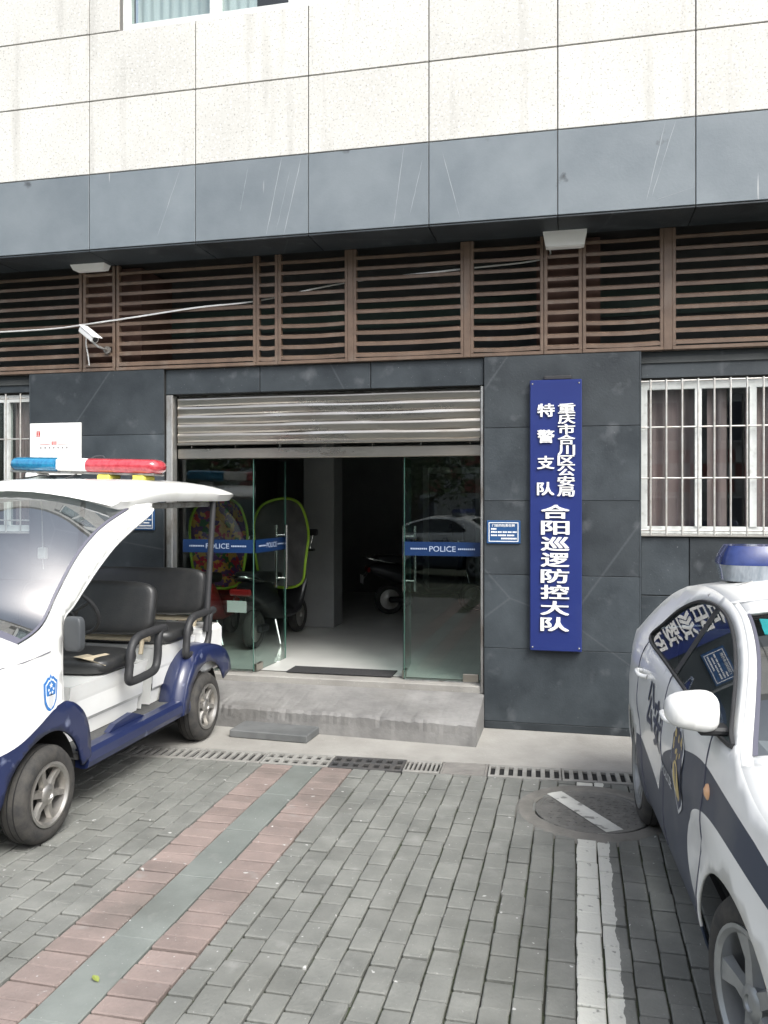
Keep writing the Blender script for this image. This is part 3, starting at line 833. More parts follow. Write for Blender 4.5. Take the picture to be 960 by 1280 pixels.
# ================================================================== THINGS ON THE FACADE
sg = thing('sign_board', 'tall blue vertical sign with raised white Chinese characters on slate pier', 'sign', (-.165,-.001,.69))
MB().box(-.212,.212,-.058,-.010,0,2.262,c=.006).build('board', M['sign_blue'], sg)
MB().box(-.10,.13,-.035,-.002,2.263,2.30,c=.008).build('bracket', M['black_plastic'], sg)
for xs_, zs_ in ((-.19,.03),(.19,.03),(-.19,2.23),(.19,2.23)): MB().lathe([(.007,0),(.007,.003),(.004,.005)], (0,-1,0), (xs_,-.058,zs_), 10).build('screw', M['galv'], sg)
def char(c, px, py, wpx, hpx):
    """one raised character; px, py = centre in photo pixels on the board"""
    s, cc = math.sin(YAW), math.cos(YAW)
    a = (px-480)/F; rx, ry, rz = -s+a*cc, cc+a*s, (HZ-py)/F
    tt = (CAM_D-.06)/ry
    me = text_mesh(c, M['letter_white'], w=wpx/3.368*tt/F*1.03, h=hpx/3.368*tt/F, depth=.014, bold=.028)
    link('character', me, sg, (tt*rx+.165, -.0575, H+tt*rz-.69), FACE_S)
for i, c in enumerate('重庆市合川区公安局'): char(c, 600+(365-i*.4)/3.368, 460+(170+i*43.8)/3.368, 66, 41)
for i, c in enumerate('特警支队'): char(c, 600+(278-i*.5)/3.368, 460+(178+i*110)/3.368, 66, 54)
for i, c in enumerate('合阳巡逻防控大队'): char(c, 600+(317-i*.4)/3.368, 460+(605+i*67.6)/3.368, 108, 57)

def plaque(x, z, label):
    p = thing('wall_plaque', label, 'plaque', (x, -.001, z), group='blue notice plaques beside the entrance')
    MB().box(-.142,.142,-.014,-.001,-.098,.098,c=.003).build('plate', M['plaque'], p)
    bd = MB()
    for q in ((-.125,.125,.076,.082),(-.125,.125,-.082,-.076),(-.125,-.119,-.0758,.0758),(.119,.125,-.0758,.0758)): bd.box(q[0],q[1],-.0165,-.0142,q[2],q[3])
    bd.build('border', M['letter_white'], p)
    link('lettering', text_mesh('门前四包责任牌', M['letter_white'], w=.19, h=.024, bold=.02), p, (0,-.0152,.056), FACE_S)
    rows = MB()
    for zz, seg in ((.026, ((-.105,-.06),)), (.0, ((-.105,-.055),(-.048,-.015),(-.006,.028),(.036,.068),(.076,.11))), (-.028, ((-.105,-.055),(-.045,.02),(.03,.09))), (-.055, ((-.02,.11),))):
        for a, b_ in seg: 
            x_ = a
            while x_ < b_-.004: rows.box(x_, min(b_, x_+.011), -.0155, -.0145, zz-.0065, zz+.0065); x_ += .0135
    tag(rows.build('text_lines', M['letter_white'], p), kind='stuff')
plaque(-.600, 1.678, 'small blue notice plaque between glass doors and tall blue sign')
plaque(-3.985, 1.765, 'small blue notice plaque on the pier behind the patrol cart')
nb = thing('notice_board', 'white notice board with small red print beside barred window', 'notice board', (-4.885,-.001,2.44))
MB().box(-.275,.275,-.022,-.001,-.25,.25,c=.003).build('board', M['white_board'], nb)
mk = MB()
for a, b_, c_, d in ((-.20,-.185,.13,.165),(-.178,-.160,.13,.165),(-.205,-.158,.120,.126),(-.20,-.16,.168,.174)): mk.box(a, b_, -.0238, -.0225, c_, d)
for a, b_ in ((-.16,-.055),(.03,.15)): mk.box(a, b_, -.0238, -.0225, .045, .049)
for a in (-.035,-.015,.005): mk.box(a, a+.012, -.0238, -.0225, .04, .075)
tag(mk.build('red_print', M['red_ink'], nb), kind='stuff')
mk = MB()
for k in range(7): mk.box(-.16+k*.047, -.145+k*.047, -.0238, -.0225, .005, .022)
tag(mk.build('small_print', M['grey_ink'], nb), kind='stuff')

# security camera on a bracket
cc = thing('security_camera', 'small white security camera on a bracket below the louvres', 'security camera', (-4.33,-.005,3.37))
MB().tube([(0,0,0),(0,-.02,0)], .035, 14).tube([(0,-.02,0),(-.03,-.12,.015),(-.085,-.16,.075)], .011, 8).build('bracket', M['galv'], cc, 60)
hd = MB().box(-.045,.045,-.15,.13,-.038,.03,c=.012); h1 = hd.build('housing', M['letter_white'], cc)
hd2 = MB().box(-.052,.052,-.19,.14,.031,.040,c=.004); h2 = hd2.build('sun_hood', M['letter_white'], cc)
MB().lathe([(.028,0),(.028,.006),(.02,.008)], (0,-1,0), (0,-.15,-.004), 16).build('lens', M['black_plastic'], h1)
for q in (h1, h2): q.location = (-.10,-.17,.13); q.rotation_euler = (R_(30), 0, R_(64)); q.scale = (.88,.88,.88)
MB().tube(cr([(-.17,-.09,.13),(-.20,-.05,.06),(-.19,-.03,-.06),(-.185,-.02,-.14)], 5), .006, 6).build('cable', M['letter_white'], cc, 60)

# white boxes at the tops of the narrow louvre bays
for x, hl_, lab in ((-4.48, .42, 'square white lamp housing under soffit above the security camera'), (-.09, 1.05, 'square white lamp housing under soffit above the tall blue sign')):
    bx_ = thing('soffit_lamp', lab, 'lamp', (x, -.062, 4.171), group='white lamp housings under the soffit')
    mb = MB()
    mb.add([(-.178,-.062,0),(.178,-.062,0),(.178,.058,0),(-.178,.058,0),(-.155,-.045,-.115*hl_),(.155,-.045,-.115*hl_),(.155,.055,-.115*hl_),(-.155,.055,-.115*hl_)], [(0,1,5,4),(1,2,6,5),(2,3,7,6),(3,0,4,7),(4,5,6,7),(0,3,2,1)])
    mb.build('housing', M['white_board'], bx_, fix=True)
    MB().box(-.135,.135,-.035,.045,-.1155*hl_-.006,-.1155*hl_,c=.002).build('diffuser', M['letter_white'], bx_)

# ================================================================== VEHICLES
def shift(mb, d):
    mb.v = [(p[0]-d[0], p[1]-d[1], p[2]-d[2]) for p in mb.v]; return mb
def wheel(parent, c, side, r, width, rim_r, spokes, kind, rimmat, axis='x'):
    """wheel centred at c; side = +1/-1 direction of the outer face along the axle"""
    A = Vector((side,0,0)) if axis == 'x' else Vector((0,side,0))
    root = bpy.data.objects.new('wheel', None); COL.objects.link(root); root.parent = parent; root.location = c; root.empty_display_size = .1
    hw = width/2
    prof = [(rim_r,-hw+.01),(rim_r+.02,-hw),(r-.045,-hw),(r-.018,-hw+.012),(r,-hw+.04),(r,hw-.04),(r-.018,hw-.012),(r-.045,hw),(rim_r+.02,hw),(rim_r,hw-.01)]
    tb = MB().lathe(prof, A, (0,0,0), 40, close=True)
    ty = tb.build('tyre', M['tyre'], root, 40, fix=True)
    # tread grooves
    gr = MB()
    for off in (-hw*.45, 0, hw*.45): gr.lathe([(r+.0005,off-.004),(r+.0015,off-.003),(r+.0015,off+.003),(r+.0005,off+.004)], A, (0,0,0), 40, close=True)
    gr.build('tread_groove', M['under'], root)
    rb = MB()
    rb.lathe([(rim_r+.004,hw-.012),(rim_r+.006,hw+.002),(rim_r-.008,hw+.004),(rim_r-.022,hw-.008),(rim_r-.028,hw-.05),(rim_r-.03,-hw+.02),(rim_r-.02,-hw+.02),(rim_r,-hw+.03)], A, (0,0,0), 40, close=True)
    rb.lathe([(.060,hw-.05),(.060,hw-.018),(.050,hw-.008),(.028,hw-.004),(.022,hw-.012)], A, (0,0,0), 20)
    u = Vector((0,0,1)); v = A.cross(u)
    for k in range(spokes):
        th = 2*math.pi*k/spokes + .3
        d = u*math.cos(th)+v*math.sin(th); s = A.cross(d)
        sw0, sw1 = (.026,.020) if kind == 'six' else (.036,.054)
        vs = []
        for (rr, ww, o0, o1) in ((.045,sw0,hw-.05,hw-.014),(rim_r*.55,sw0*.85,hw-.048,hw-.022),(rim_r-.018,sw1,hw-.045,hw-.012)):
            for sg_ in (-1, 1):
                vs.append(d*rr+s*ww*sg_+A*o0); vs.append(d*rr+s*ww*sg_*.72+A*o1)
        fs = []
        for i in range(2):
            a = i*4; b_ = a+4
            fs += [(a+1,a+3,b_+3,b_+1),(a,b_,b_+2,a+2),(a,a+1,b_+1,b_),(a+2,b_+2,b_+3,a+3)]
        rb.add(vs, fs)
    rb.build('rim', rimmat, root, 35, fix=True)
    db = MB().lathe([(rim_r-.035,-.02),(rim_r-.035,-.01)], A, (0,0,0), 32)
    db.build('brake_disc', M['under'], root)
    return root

# ------------------------------------------------------------------ electric patrol cart
CO = (-3.60, -1.90, 0.0)
cart = thing('patrol_cart', 'open-sided white and navy electric patrol cart with red and blue light bar', 'patrol cart', CO)
CXC = -3.60
def chw(y, z):
    h = .655
    if y < -3.0: h -= .30*((-3.0-y)/.66)**2.2
    if z > 1.15: h -= (z-1.15)*.012
    if z < .75: h += .012
    return h
arch = lambda cy, cz, r, a0, a1, n=22: [(cy+r*math.cos(R_(a0+(a1-a0)*i/n)), cz+r*math.sin(R_(a0+(a1-a0)*i/n))) for i in range(n+1)]
edge_nose = cr([(-3.50,.30),(-3.62,.38),(-3.66,.52),(-3.655,.72),(-3.58,.90),(-3.42,1.045),(-3.18,1.155)], 6)
edge_ws = cr([(-3.18,1.155),(-2.97,1.235),(-2.82,1.40),(-2.634,1.585),(-2.445,1.715),(-2.261,1.80),(-2.0,1.885)], 6)
edge_out = cr([(-1.70,1.885),(-1.76,1.845),(-2.02,1.74),(-2.215,1.65),(-2.40,1.535),(-2.545,1.43),(-2.695,1.315),(-2.79,1.25),(-2.81,1.10),(-2.81,.90),(-2.80,.77)], 5)
fend = cr([(-2.80,.77),(-2.70,.735),(-2.60,.65),(-2.545,.52),(-2.53,.36)], 4)
outer = edge_nose + edge_ws[1:] + [(-1.90,1.93),(-1.70,1.93)] + edge_out + fend[1:] + arch(-2.95,.29,.335,8,172) + [(-3.30,.30)]
blue = cr([(-3.75,.60),(-3.6,.575),(-3.42,.57),(-3.22,.61),(-3.05,.685),(-2.92,.74),(-2.80,.765)], 5) + [(-2.4,.74),(-2.4,.2),(-3.75,.2)]
body = MB()
for s in (1, -1):
    sheet(body, outer, [], [(blue, 1)], lambda y, z, s=s: (CXC+s*(chw(y, z)-.02*max(0, (abs(z-.8)-.25))**2), y, z), .035, flip=(s < 0))
def strip(mb, edge, crown, hwf, n=12, m=0, cut=None):
    """surface across the vehicle between the two side edges, bulging along the outline normal"""
    rows = []
    for i, (y, z) in enumerate(edge):
        a, b_ = edge[max(0, i-1)], edge[min(len(edge)-1, i+1)]
        t = Vector((b_[0]-a[0], b_[1]-a[1])).normalized(); nrm = Vector((-t.y, t.x))
        c_ = crown(i/(len(edge)-1)); hw_ = hwf(y, z)
        rows.append([(CXC+hw_*f, y+nrm.x*c_*(1-f*f), z+nrm.y*c_*(1-f*f)) for f in [(-1+2*j/n) for j in range(n+1)]])
    mb.grid(rows, m); return rows
blue_n = sum(1 for p in edge_nose if p[1] < .58)
strip(body, edge_nose[:blue_n+1], lambda t: .05+.04*t, chw, m=1)
strip(body, edge_nose[blue_n:], lambda t: .09+.05*t, chw, m=0)
bo = shift(body, CO).build('body', [M['white_paint'], M['blue_paint']], cart, 40)
sm = bo.modifiers.new('s', 'SOLIDIFY'); sm.thickness = .022; sm.offset = 0
# windscreen with grey border
wsb = MB()
rows = []; n = 16
E_ = edge_ws
for i, (y, z) in enumerate(E_):
    a, b_ = E_[max(0, i-1)], E_[min(len(E_)-1, i+1)]
    t = Vector((b_[0]-a[0], b_[1]-a[1])).normalized(); nrm = Vector((-t.y, t.x)); q = i/(len(E_)-1)
    c_ = .14 + .10*q; hw_ = chw(y, z)-.014
    rows.append([(CXC+hw_*f, y+nrm.x*(c_*(1-f*f)+.004), z+nrm.y*(c_*(1-f*f)+.004)) for f in [(-1+2*j/n) for j in range(n+1)]])
ws = shift(MB().grid(rows), CO).build('windshield', M['windshield'], cart, 60)
brd = MB()
for i in range(len(rows)-1):
    for j in range(n):
        if j in (0, n-1) or i < 2:
            f_ = .5
            p = [Vector(rows[i][j]), Vector(rows[i][j+1]), Vector(rows[i+1][j+1]), Vector(rows[i+1][j])]
            if j == 0 and i >= 2: p[1] = p[0].lerp(p[1], .18); p[2] = p[3].lerp(p[2], .18)
            if j == n-1 and i >= 2: p[0] = p[1].lerp(p[0], .18); p[3] = p[2].lerp(p[3], .18)
            p = [q_+Vector((0,-.002,.002)) for q_ in p]
            brd.add(p, [(0,1,2,3)])
shift(brd, CO).build('seal', M['seal'], ws, 60)
# roof shell
rf = MB()
ys_ = [(-2.17,1.910,1.900,.60),(-2.14,1.945,1.892,.632),(-2.08,1.985,1.885,.648),(-1.92,2.045,1.895,.660),(-1.6,2.10,1.935,.675),(-1.2,2.11,1.94,.68),(-.8,2.10,1.94,.68),(-.5,2.075,1.94,.675),(-.32,2.035,1.945,.665),(-.235,1.995,1.955,.64),(-.215,1.975,1.965,.60)]
ys_ = [tuple(p) for p in cr(ys_, 3)]
rows = []
for (y, zt_, zb, hw_) in ys_:
    ring = []
    for j in range(17):
        f = -1+2*j/16; sg_ = math.copysign(abs(math.sin(f*math.pi/2))**.8, f)
        z_ = zb+.055 + (zt_-zb-.055)*(1-abs(f)**3.2) if zt_-zb > .06 else zt_-.3*(zt_-zb)*abs(f)**3
        kf = max(0, min(1, (-1.45-y)/.65)); ring.append((CXC+hw_*sg_, y-.24*kf*(1-sg_*sg_), z_+.10*kf*kf*(1-sg_*sg_)))
    for j in range(17):
        f = 1-2*j/16
        kf = max(0, min(1, (-1.45-y)/.65)); ring.append((CXC+(hw_-.035)*f, y-.24*kf*(1-f*f), zb+(.01+.12*kf*kf)*(1-f*f)))
    rows.append(ring+[ring[0]])
rf.grid(rows)
rf.add(rows[0][:-1], [tuple(range(len(rows[0])-1))]); rf.add(rows[-1][:-1], [tuple(range(len(rows[-1])-1))[::-1]])
shift(rf, CO).build('roof', M['white_paint'], cart, 50, fix=True)
# grey rail under the roof edge, rear posts
rl = MB().tube([(-3.03,-1.72,1.905),(-3.03,-.62,1.915)], .022, 8)
shift(rl, CO).build('roof_rail', M['galv'], cart, 60)
for s in (1, -1):
    mb = MB().tube([(CXC+s*.61,-.735,.86),(CXC+s*.615,-.60,1.935)], .026, 8)
    shift(mb, CO).build('roof_post', M['black_plastic'], cart, 60)
# floor, sills, chassis
shift(MB().box(CXC-.63, CXC+.63, -2.60, -1.05, .36, .40), CO).build('floor', M['floor_mat'], cart)
shift(MB().box(CXC-.52, CXC+.52, -3.45, -.45, .20, .355), CO).build('chassis', M['under'], cart)
for s in (1, -1):
    pr = [(0,.29),(.035,.30),(.045,.335),(.04,.385),(.02,.412),(-.05,.415),(-.05,.30)]
    mb = MB().prism(pr, lambda u, v, d, s=s: (CXC+s*(.635+u), d, v), -2.56, -1.16)
    shift(mb, CO).build('sill', M['blue_paint'], cart, fix=True)
    # raised kick strip in front of the seat base
    mb = MB().prism([(-2.20,.416),(-2.12,.455),(-1.90,.475),(-1.80,.44),(-1.74,.416)], lambda u, v, d, s=s: (CXC+s*d, u, v), .56, .60)
    shift(mb, CO).build('kick_panel', M['blue_paint'], cart, fix=True)
    # rear fender with a proud arch lip
    fo_ = cr([(-1.30,.30),(-1.27,.42),(-1.19,.58),(-1.06,.70),(-.88,.755),(-.68,.745),(-.50,.68),(-.40,.56),(-.385,.48)], 4)
    ol = fo_ + [(-.44,.47)] + arch(-.85,.29,.345,25,178)
    fb = MB()
    sheet(fb, ol, [], [], lambda y, z, s=s: (CXC+s*(.675-.25*max(0, z-.66)), y, z), .05, flip=(s < 0))
    fr_ = [(p, .675-.25*max(0, p[1]-.66)) for p in fo_]
    fb.grid([[(CXC+s*w_, p[0], p[1]) for p, w_ in fr_], [(CXC+s*(w_-.20), p[0], p[1]+.02) for p, w_ in fr_]])
    fe = shift(fb, CO).build('rear_fender', M['blue_paint'], cart, 50)
    sm = fe.modifiers.new('s', 'SOLIDIFY'); sm.thickness = .012; sm.offset = 0
    for cy in (-.85, -2.95):
        well = MB()
        a_ = arch(cy, .29, .36, 0, 180)
        well.grid([[(CXC+s*.60, p[0], p[1]) for p in a_], [(CXC+s*.36, p[0], p[1]) for p in a_]])
        well.add([(CXC+s*.36, p[0], p[1]) for p in a_], [tuple(range(len(a_)))])
        shift(well, CO).build('wheel_well', M['under'], cart)
    tr_ = MB().tube([(CXC+s*(chw(y, z)-.002), y, z) for y, z in edge_out], .014, 8)
    shift(tr_, CO).build('pillar_trim', M['white_paint'], cart, 60)
    tr_ = MB().tube([(CXC+s*(chw(y, z)-.006), y+.011, z-.007) for y, z in edge_out], .006, 6)
    shift(tr_, CO).build('rubber_seal', M['brown_pier'], cart, 60)
# white rear body, seat bases
rb = MB().box(CXC-.60, CXC+.60, -.74, -.36, .50, .885, c=.035)
shift(rb, CO).build('rear_body', M['white_paint'], cart)
for (y0, y1, z1) in ((-2.50,-1.55,.775), (-1.42,-.76,.83)):
    pb = MB()
    for s in (1, -1):
        vs = []
        for (z, ins) in ((.405,.05),(.50,.04),(.53,.015),(.66,.005),(.68,.0),(z1,-.02)):
            vs.append([(CXC+s*(.50-ins), y0+ins*.6, z),(CXC+s*(.50-ins), y1-ins*.6, z)])
        pb.grid(vs)
    pb.add([(CXC-.52,y0,z1),(CXC+.52,y0,z1),(CXC+.52,y1,z1),(CXC-.52,y1,z1)], [(0,1,2,3)])
    for y in (y0, y1): pb.add([(CXC-.47,y,.41),(CXC+.47,y,.41),(CXC+.51,y,z1),(CXC-.51,y,z1)], [(0,1,2,3)])
    shift(pb, CO).build('seat_base', M['white_paint'], cart)
def cushion(w_, d, h, nx=14, ny=8, e=.045):
    """soft rounded cushion mesh, centred"""
    mb = MB(); rows = []
    import itertools
    def sup(u, v, wv):
        return (math.copysign(abs(u)**.35, u), math.copysign(abs(v)**.35, v), math.copysign(abs(wv)**.5, wv))
    n1, n2 = 20, 12
    for i in range(n2+1):
        ph = -math.pi/2+math.pi*i/n2; r = []
        for j in range(n1*2+1):
            th = math.pi*j/n1
            q = sup(math.cos(ph)*math.cos(th), math.cos(ph)*math.sin(th), math.sin(ph))
            r.append((q[0]*w_/2, q[1]*d/2, q[2]*h/2))
        rows.append(r)
    return mb.grid(rows)
def bench(yc, zc, yb, zb, tilt, h):
    st_ = bpy.data.objects.new('bench_seat', None); COL.objects.link(st_); st_.parent = cart; st_.empty_display_size = .1
    c1 = cushion(1.12, .54, .125).build('cushion', M['vinyl'], st_, 60); c1.location = (0, yc-CO[1], zc)
    bs = cushion(1.12, h, .12).build('backrest', M['vinyl'], st_, 60); bs.location = (0, yb-CO[1], zb); bs.rotation_euler = (R_(90-tilt), 0, 0)
    fr = MB()
    for s in (.45, -.45): fr.tube([(s, yb-CO[1]-.02, zc-.03),(s, yb-CO[1]+.07, zb)], .018, 8)
    fr.tube([(-.50, yb-CO[1]+.02, zb-h*.5-.03),(.50, yb-CO[1]+.02, zb-h*.5-.03)], .022, 8)
    fr.build('seat_frame', M['tan'], st_, 60)
bench(-1.94, .835, -1.50, 1.145, 12, .40)
bench(-1.02, .885, -.61, 1.175, 10, .40)
# torn patch on the front cushion
tp = MB().add([(.32,-.16,.905),(.36,-.05,.907),(.43,-.09,.906),(.45,.02,.903),(.50,.05,.885),(.535,-.03,.86),(.54,-.13,.85),(.49,-.17,.885),(.41,-.20,.905)], [tuple(range(9))])
o = tp.build('torn_patch', M['tan'], cart); o.location = (0, -.12, -.004)
# grab handles
for s in (1, -1):
    for off, zo in ((.05, 0), (.92, .02)):
        loop = cr([(-1.50,1.0),(-1.70,1.0),(-1.90,.985),(-1.98,.91),(-2.0,.80),(-2.01,.72),(-1.96,.695),(-1.75,.70),(-1.64,.72),(-1.60,.80),(-1.59,.92),(-1.56,.985)], 4, closed=True)
        mb = MB().tube([(CXC+s*.605, y+off, z+zo) for y, z in loop], .031, 8, closed=True)
        shift(mb, CO).build('grab_handle', M['black_plastic'], cart, 60)
# steering wheel
swm = MB().tube([(.19*math.cos(a), .19*math.sin(a), 0) for a in [i*math.pi/14 for i in range(28)]], .014, 8, closed=True)
for a in (90, 210, 330): swm.tube([(0,0,-.03),(.185*math.cos(R_(a)), .185*math.sin(R_(a)), 0)], .014, 6)
swm.tube([(0,0,.0),(0,0,-.05)], .045, 12); swm.tube([(0,0,-.04),(0,-.05,-.45)], .022, 8)
o = swm.build('steering_wheel', M['black_plastic'], cart, 60); o.location = (.30, -2.16-CO[1], 1.20); o.rotation_euler = (R_(-58), 0, 0)
# dashboard
shift(MB().box(CXC-.56, CXC+.56, -3.05, -2.78, .78, 1.14, c=.05), CO).build('dashboard', M['grey_plastic'], cart)
# mirrors
for s in (1, -1):
    mr = cushion(.125, .06, .205).build('side_mirror', M['grey_plastic'], cart, 60); mr.location = (s*.735, -2.80-CO[1], 1.165); mr.rotation_euler = (0,0,R_(s*-8))
    MB().tube([(-s*.02,.0,.0),(-s*.09,.04,-.02),(-s*.13,.05,-.05)], .014, 8).build('mirror_arm', M['black_plastic'], mr, 60)
# wheels
for y in (-2.95, -.85):
    for s in (1, -1): wheel(cart, (s*.60, y-CO[1], .272), s, .272, .165, .175, 6, 'six', M['rim'])
# head lamps and number plate panel on the nose
for s in (1, -1):
    hl = MB().lathe([(.085,-.03),(.085,.012),(.06,.03),(.02,.036)], (0,-1,.25), (s*.36,-3.665-CO[1],.78), 20)
    hl.build('headlight', M['lens_clear'], cart, 50, fix=True)
shift(MB().box(CXC-.22, CXC+.22, -3.765, -3.74, .42, .53, c=.004), CO).build('number_plate', M['white_board'], cart)
# cowl seam
sb = MB().tube([(CXC+chw(y, z)*1.0+.012, y, z) for y, z in ((-3.30,1.05),(-3.15,1.06),(-3.0,1.075),(-2.93,1.082))], .003, 6)
shift(sb, CO).build('seam', M['seal'], cart)
# shield badge
def shield(w_, h):
    return [(-.5*w_,.30*h),(-.34*w_,.36*h),(-.2*w_,.44*h),(-.08*w_,.42*h),(0,.5*h),(.08*w_,.42*h),(.2*w_,.44*h),(.34*w_,.36*h),(.5*w_,.30*h),(.47*w_,.0),(.42*w_,-.22*h),(.25*w_,-.40*h),(0,-.5*h),(-.25*w_,-.40*h),(-.42*w_,-.22*h),(-.47*w_,.0)]
bdg = bpy.data.objects.new('badge', None); COL.objects.link(bdg); bdg.parent = cart
bdg.location = (chw(-2.93,.85)+.015, -2.935-CO[1], .845); bdg.rotation_euler = (R_(90), 0, R_(90)); bdg.empty_display_size = .1
ft = lambda u, v, d: (u, v, d)
MB().prism(shield(.125,.215), ft, 0, .003).build('shield', M['badge_blue'], bdg)
MB().prism(shield(.100,.180), ft, .003, .004).build('shield_field', M['white_board'], bdg)
MB().prism([(x_, max(y_, -.012)) for x_, y_ in shield(.088,.160)], ft, .004, .005).build('shield_top', M['badge_blue'], bdg)
star = lambda r, cx=0, cy=0: [(cx+(r if k % 2 == 0 else r*.42)*math.sin(k*math.pi/5), cy+(r if k % 2 == 0 else r*.42)*math.cos(k*math.pi/5)) for k in range(10)]
MB().prism(star(.018,0,.045), ft, .005, .006).build('star', M['letter_white'], bdg)
for (a, b_) in ((-.022,.022),(.022,.022),(-.012,.004),(.012,.004)): MB().prism(star(.010,a,b_), ft, .005, .006).build('star', M['letter_white'], bdg)
MB().prism([(x_, y_-.042) for x_, y_ in shield(.055,.085)], ft, .004, .005).build('shield_emblem', M['silver_print'], bdg)
# light bar on the roof
lb = bpy.data.objects.new('light_bar', None); COL.objects.link(lb); lb.parent = cart; lb.location = (-.07, -1.40-CO[1], 2.215); lb.rotation_euler = (0, R_(1.8), R_(-5)); lb.empty_display_size = .1
def capsule(x0, x1, m, name, round0, round1):
    rows = []; K = []
    if round0: K += [(x0+.09*(1-math.cos(a)), math.sin(a)) for a in (.12,.35,.7,1.1,1.45)]
    else: K += [(x0,1.0)]
    if round1: K += [(x1-.09*(1-math.cos(a)), math.sin(a)) for a in (1.45,1.1,.7,.35,.12)]
    else: K += [(x1,1.0)]
    for (x_, sc) in K: rows.append([(x_, .11*sc*math.copysign(abs(math.cos(t))**.7, math.cos(t)), .058*sc*math.copysign(abs(math.sin(t))**.8, math.sin(t))) for t in [k*2*math.pi/24 for k in range(25)]])
    mb = MB().grid(rows)
    mb.add(rows[0][:-1], [tuple(range(24))]); mb.add(rows[-1][:-1], [tuple(range(24))[::-1]])
    return mb.build(name, m, lb, 50, fix=True)
capsule(-.68, -.215, M['lens_blue'], 'blue_lens', True, False)
capsule(.065, .68, M['lens_red'], 'red_lens', False, True)
cm = MB().box(-.213,.063,-.094,.094,-.046,.052,c=.012)
for k in range(9): cm.box(-.205+k*.029,-.188+k*.029,-.101,-.0945,-.035,.040)
cm.build('speaker_housing', M['letter_white'], lb)  # sun glare on the ribbed centre put in as plain white colour
MB().box(-.66,.64,-.075,.075,-.066,-.047,c=.006).build('base_rail', M['galv'], lb)
for x_ in (-.45, .21, .51): MB().box(x_-.055, x_+.055, -.09, .07, -.125, -.0665, c=.01).build('foot', M['yellow' if x_ > 0 else 'white_paint'], lb)
MB().box(.455,.475,-.093,-.0905,-.12,-.07).build('strap', M['black_plastic'], lb)
MB().tube(cr([(-.55,-.02,-.06),(-.45,-.14,-.11),(-.3,-.12,-.085),(-.15,-.15,-.12),(-.05,-.05,-.07)], 6), .006, 6).build('wire', M['black_plastic'], lb, 60)
MB().tube(cr([(-.02,.05,.045),(.03,.06,.075),(.10,.06,.075),(.14,.05,.04)], 6), .006, 6).build('wire', M['grey_plastic'], lb, 60)

ht = thing('hanging_tag', 'small white box hanging on a cord inside the cart windshield', 'tag', (-3.62,-2.02,1.56))
MB().tube([(0,0,.06),(-.01,0,.38)], .004, 6).build('cord', M['letter_white'], ht)
MB().box(-.03,.03,-.02,.02,-.02,.06,c=.006).build('box', M['letter_white'], ht)
MB().tube([(0,0,-.02),(.005,0,-.09)], .002, 5).build('tassel', M['letter_white'], ht)
# ------------------------------------------------------------------ police sedan
CA = R_(3.35); CRX, CRY = .365, -1.877; WB = 2.40; HC = .84
u_ = (math.sin(CA), -math.cos(CA)); n_ = (-math.cos(CA), -math.sin(CA))
car = thing('police_car', 'white and slate-blue police sedan with a blue roof light bar', 'police car',
            (CRX+u_[0]*WB/2-n_[0]*HC, CRY+u_[1]*WB/2-n_[1]*HC, 0), -math.pi/2+CA)
def wside(s, z):
    p = .035
    if s > 2.1: p -= .22*((s-2.1)/1.1)**2.2
    if s < .15: p -= .15*((.15-s)/.95)**2
    if z < .50: p -= .07*((.50-z)/.28)**2
    p -= .035*max(0, (z-.92)/.2)**2 if z > .92 and z <= 1.12 else 0
    if z > 1.12: p -= .035+.62*(z-1.12)
    if z > .70 and z < .92: p += .012*math.sin((z-.70)/.22*math.pi)
    for c_ in (0, WB):                                     # flared arches
        d = math.hypot(s-c_, z-.31)
        if .34 < d < .52 and z > .25: p += .014*(1+math.cos((d-.38)/.14*math.pi))/2 if d > .38 else .014
    return p
def cm_(s, z, side, extra=0.0): return (s-WB/2, -side*(HC+wside(s, z)+extra), z)     # side +1 = right-hand side of the car
top = cr([(3.10,.24),(3.20,.40),(3.215,.60),(3.14,.78),(3.0,.90),(2.82,.965),(2.62,1.02),(2.44,1.095)], 6)
apil = cr([(2.44,1.095),(2.20,1.245),(1.92,1.372),(1.62,1.455),(1.36,1.492)], 5)
rooft = cr([(1.36,1.492),(1.0,1.508),(.68,1.502),(.40,1.470)], 5)
cpil = cr([(.40,1.470),(.18,1.405),(-.02,1.295),(-.20,1.165),(-.30,1.11)], 5)
trunk = cr([(-.30,1.11),(-.50,1.095),(-.68,1.06),(-.76,.95),(-.79,.72),(-.78,.45),(-.72,.27)], 5)
low = [(-.44,.26)] + arch(0,.31,.378,188,-8,26)[1:] + [(.42,.262),(1.95,.262)] + arch(WB,.31,.388,188,-8,26) + [(2.86,.24)]
couter = top + apil[1:] + rooft[1:] + cpil[1:] + trunk[1:] + low
gl_all = cr([(.33,1.165),(.42,1.262),(.58,1.366),(.82,1.435),(1.10,1.456),(1.40,1.442),(1.68,1.388),(1.98,1.285),(2.24,1.160),(2.29,1.122),(1.7,1.128),(.9,1.146)], 5, closed=True)
def clip(poly, x0, x1):
    def cl(pl, f, lim, sgn):
        out = []
        for i in range(len(pl)):
            a, b_ = pl[i], pl[(i+1) % len(pl)]
            ia, ib = sgn*(a[0]-lim) >= 0, sgn*(b_[0]-lim) >= 0
            if ia: out.append(a)
            if ia != ib:
                t_ = (lim-a[0])/(b_[0]-a[0]); out.append((lim, a[1]+t_*(b_[1]-a[1])))
        return out
    return cl(cl(poly, None, x0, 1), None, x1, -1)
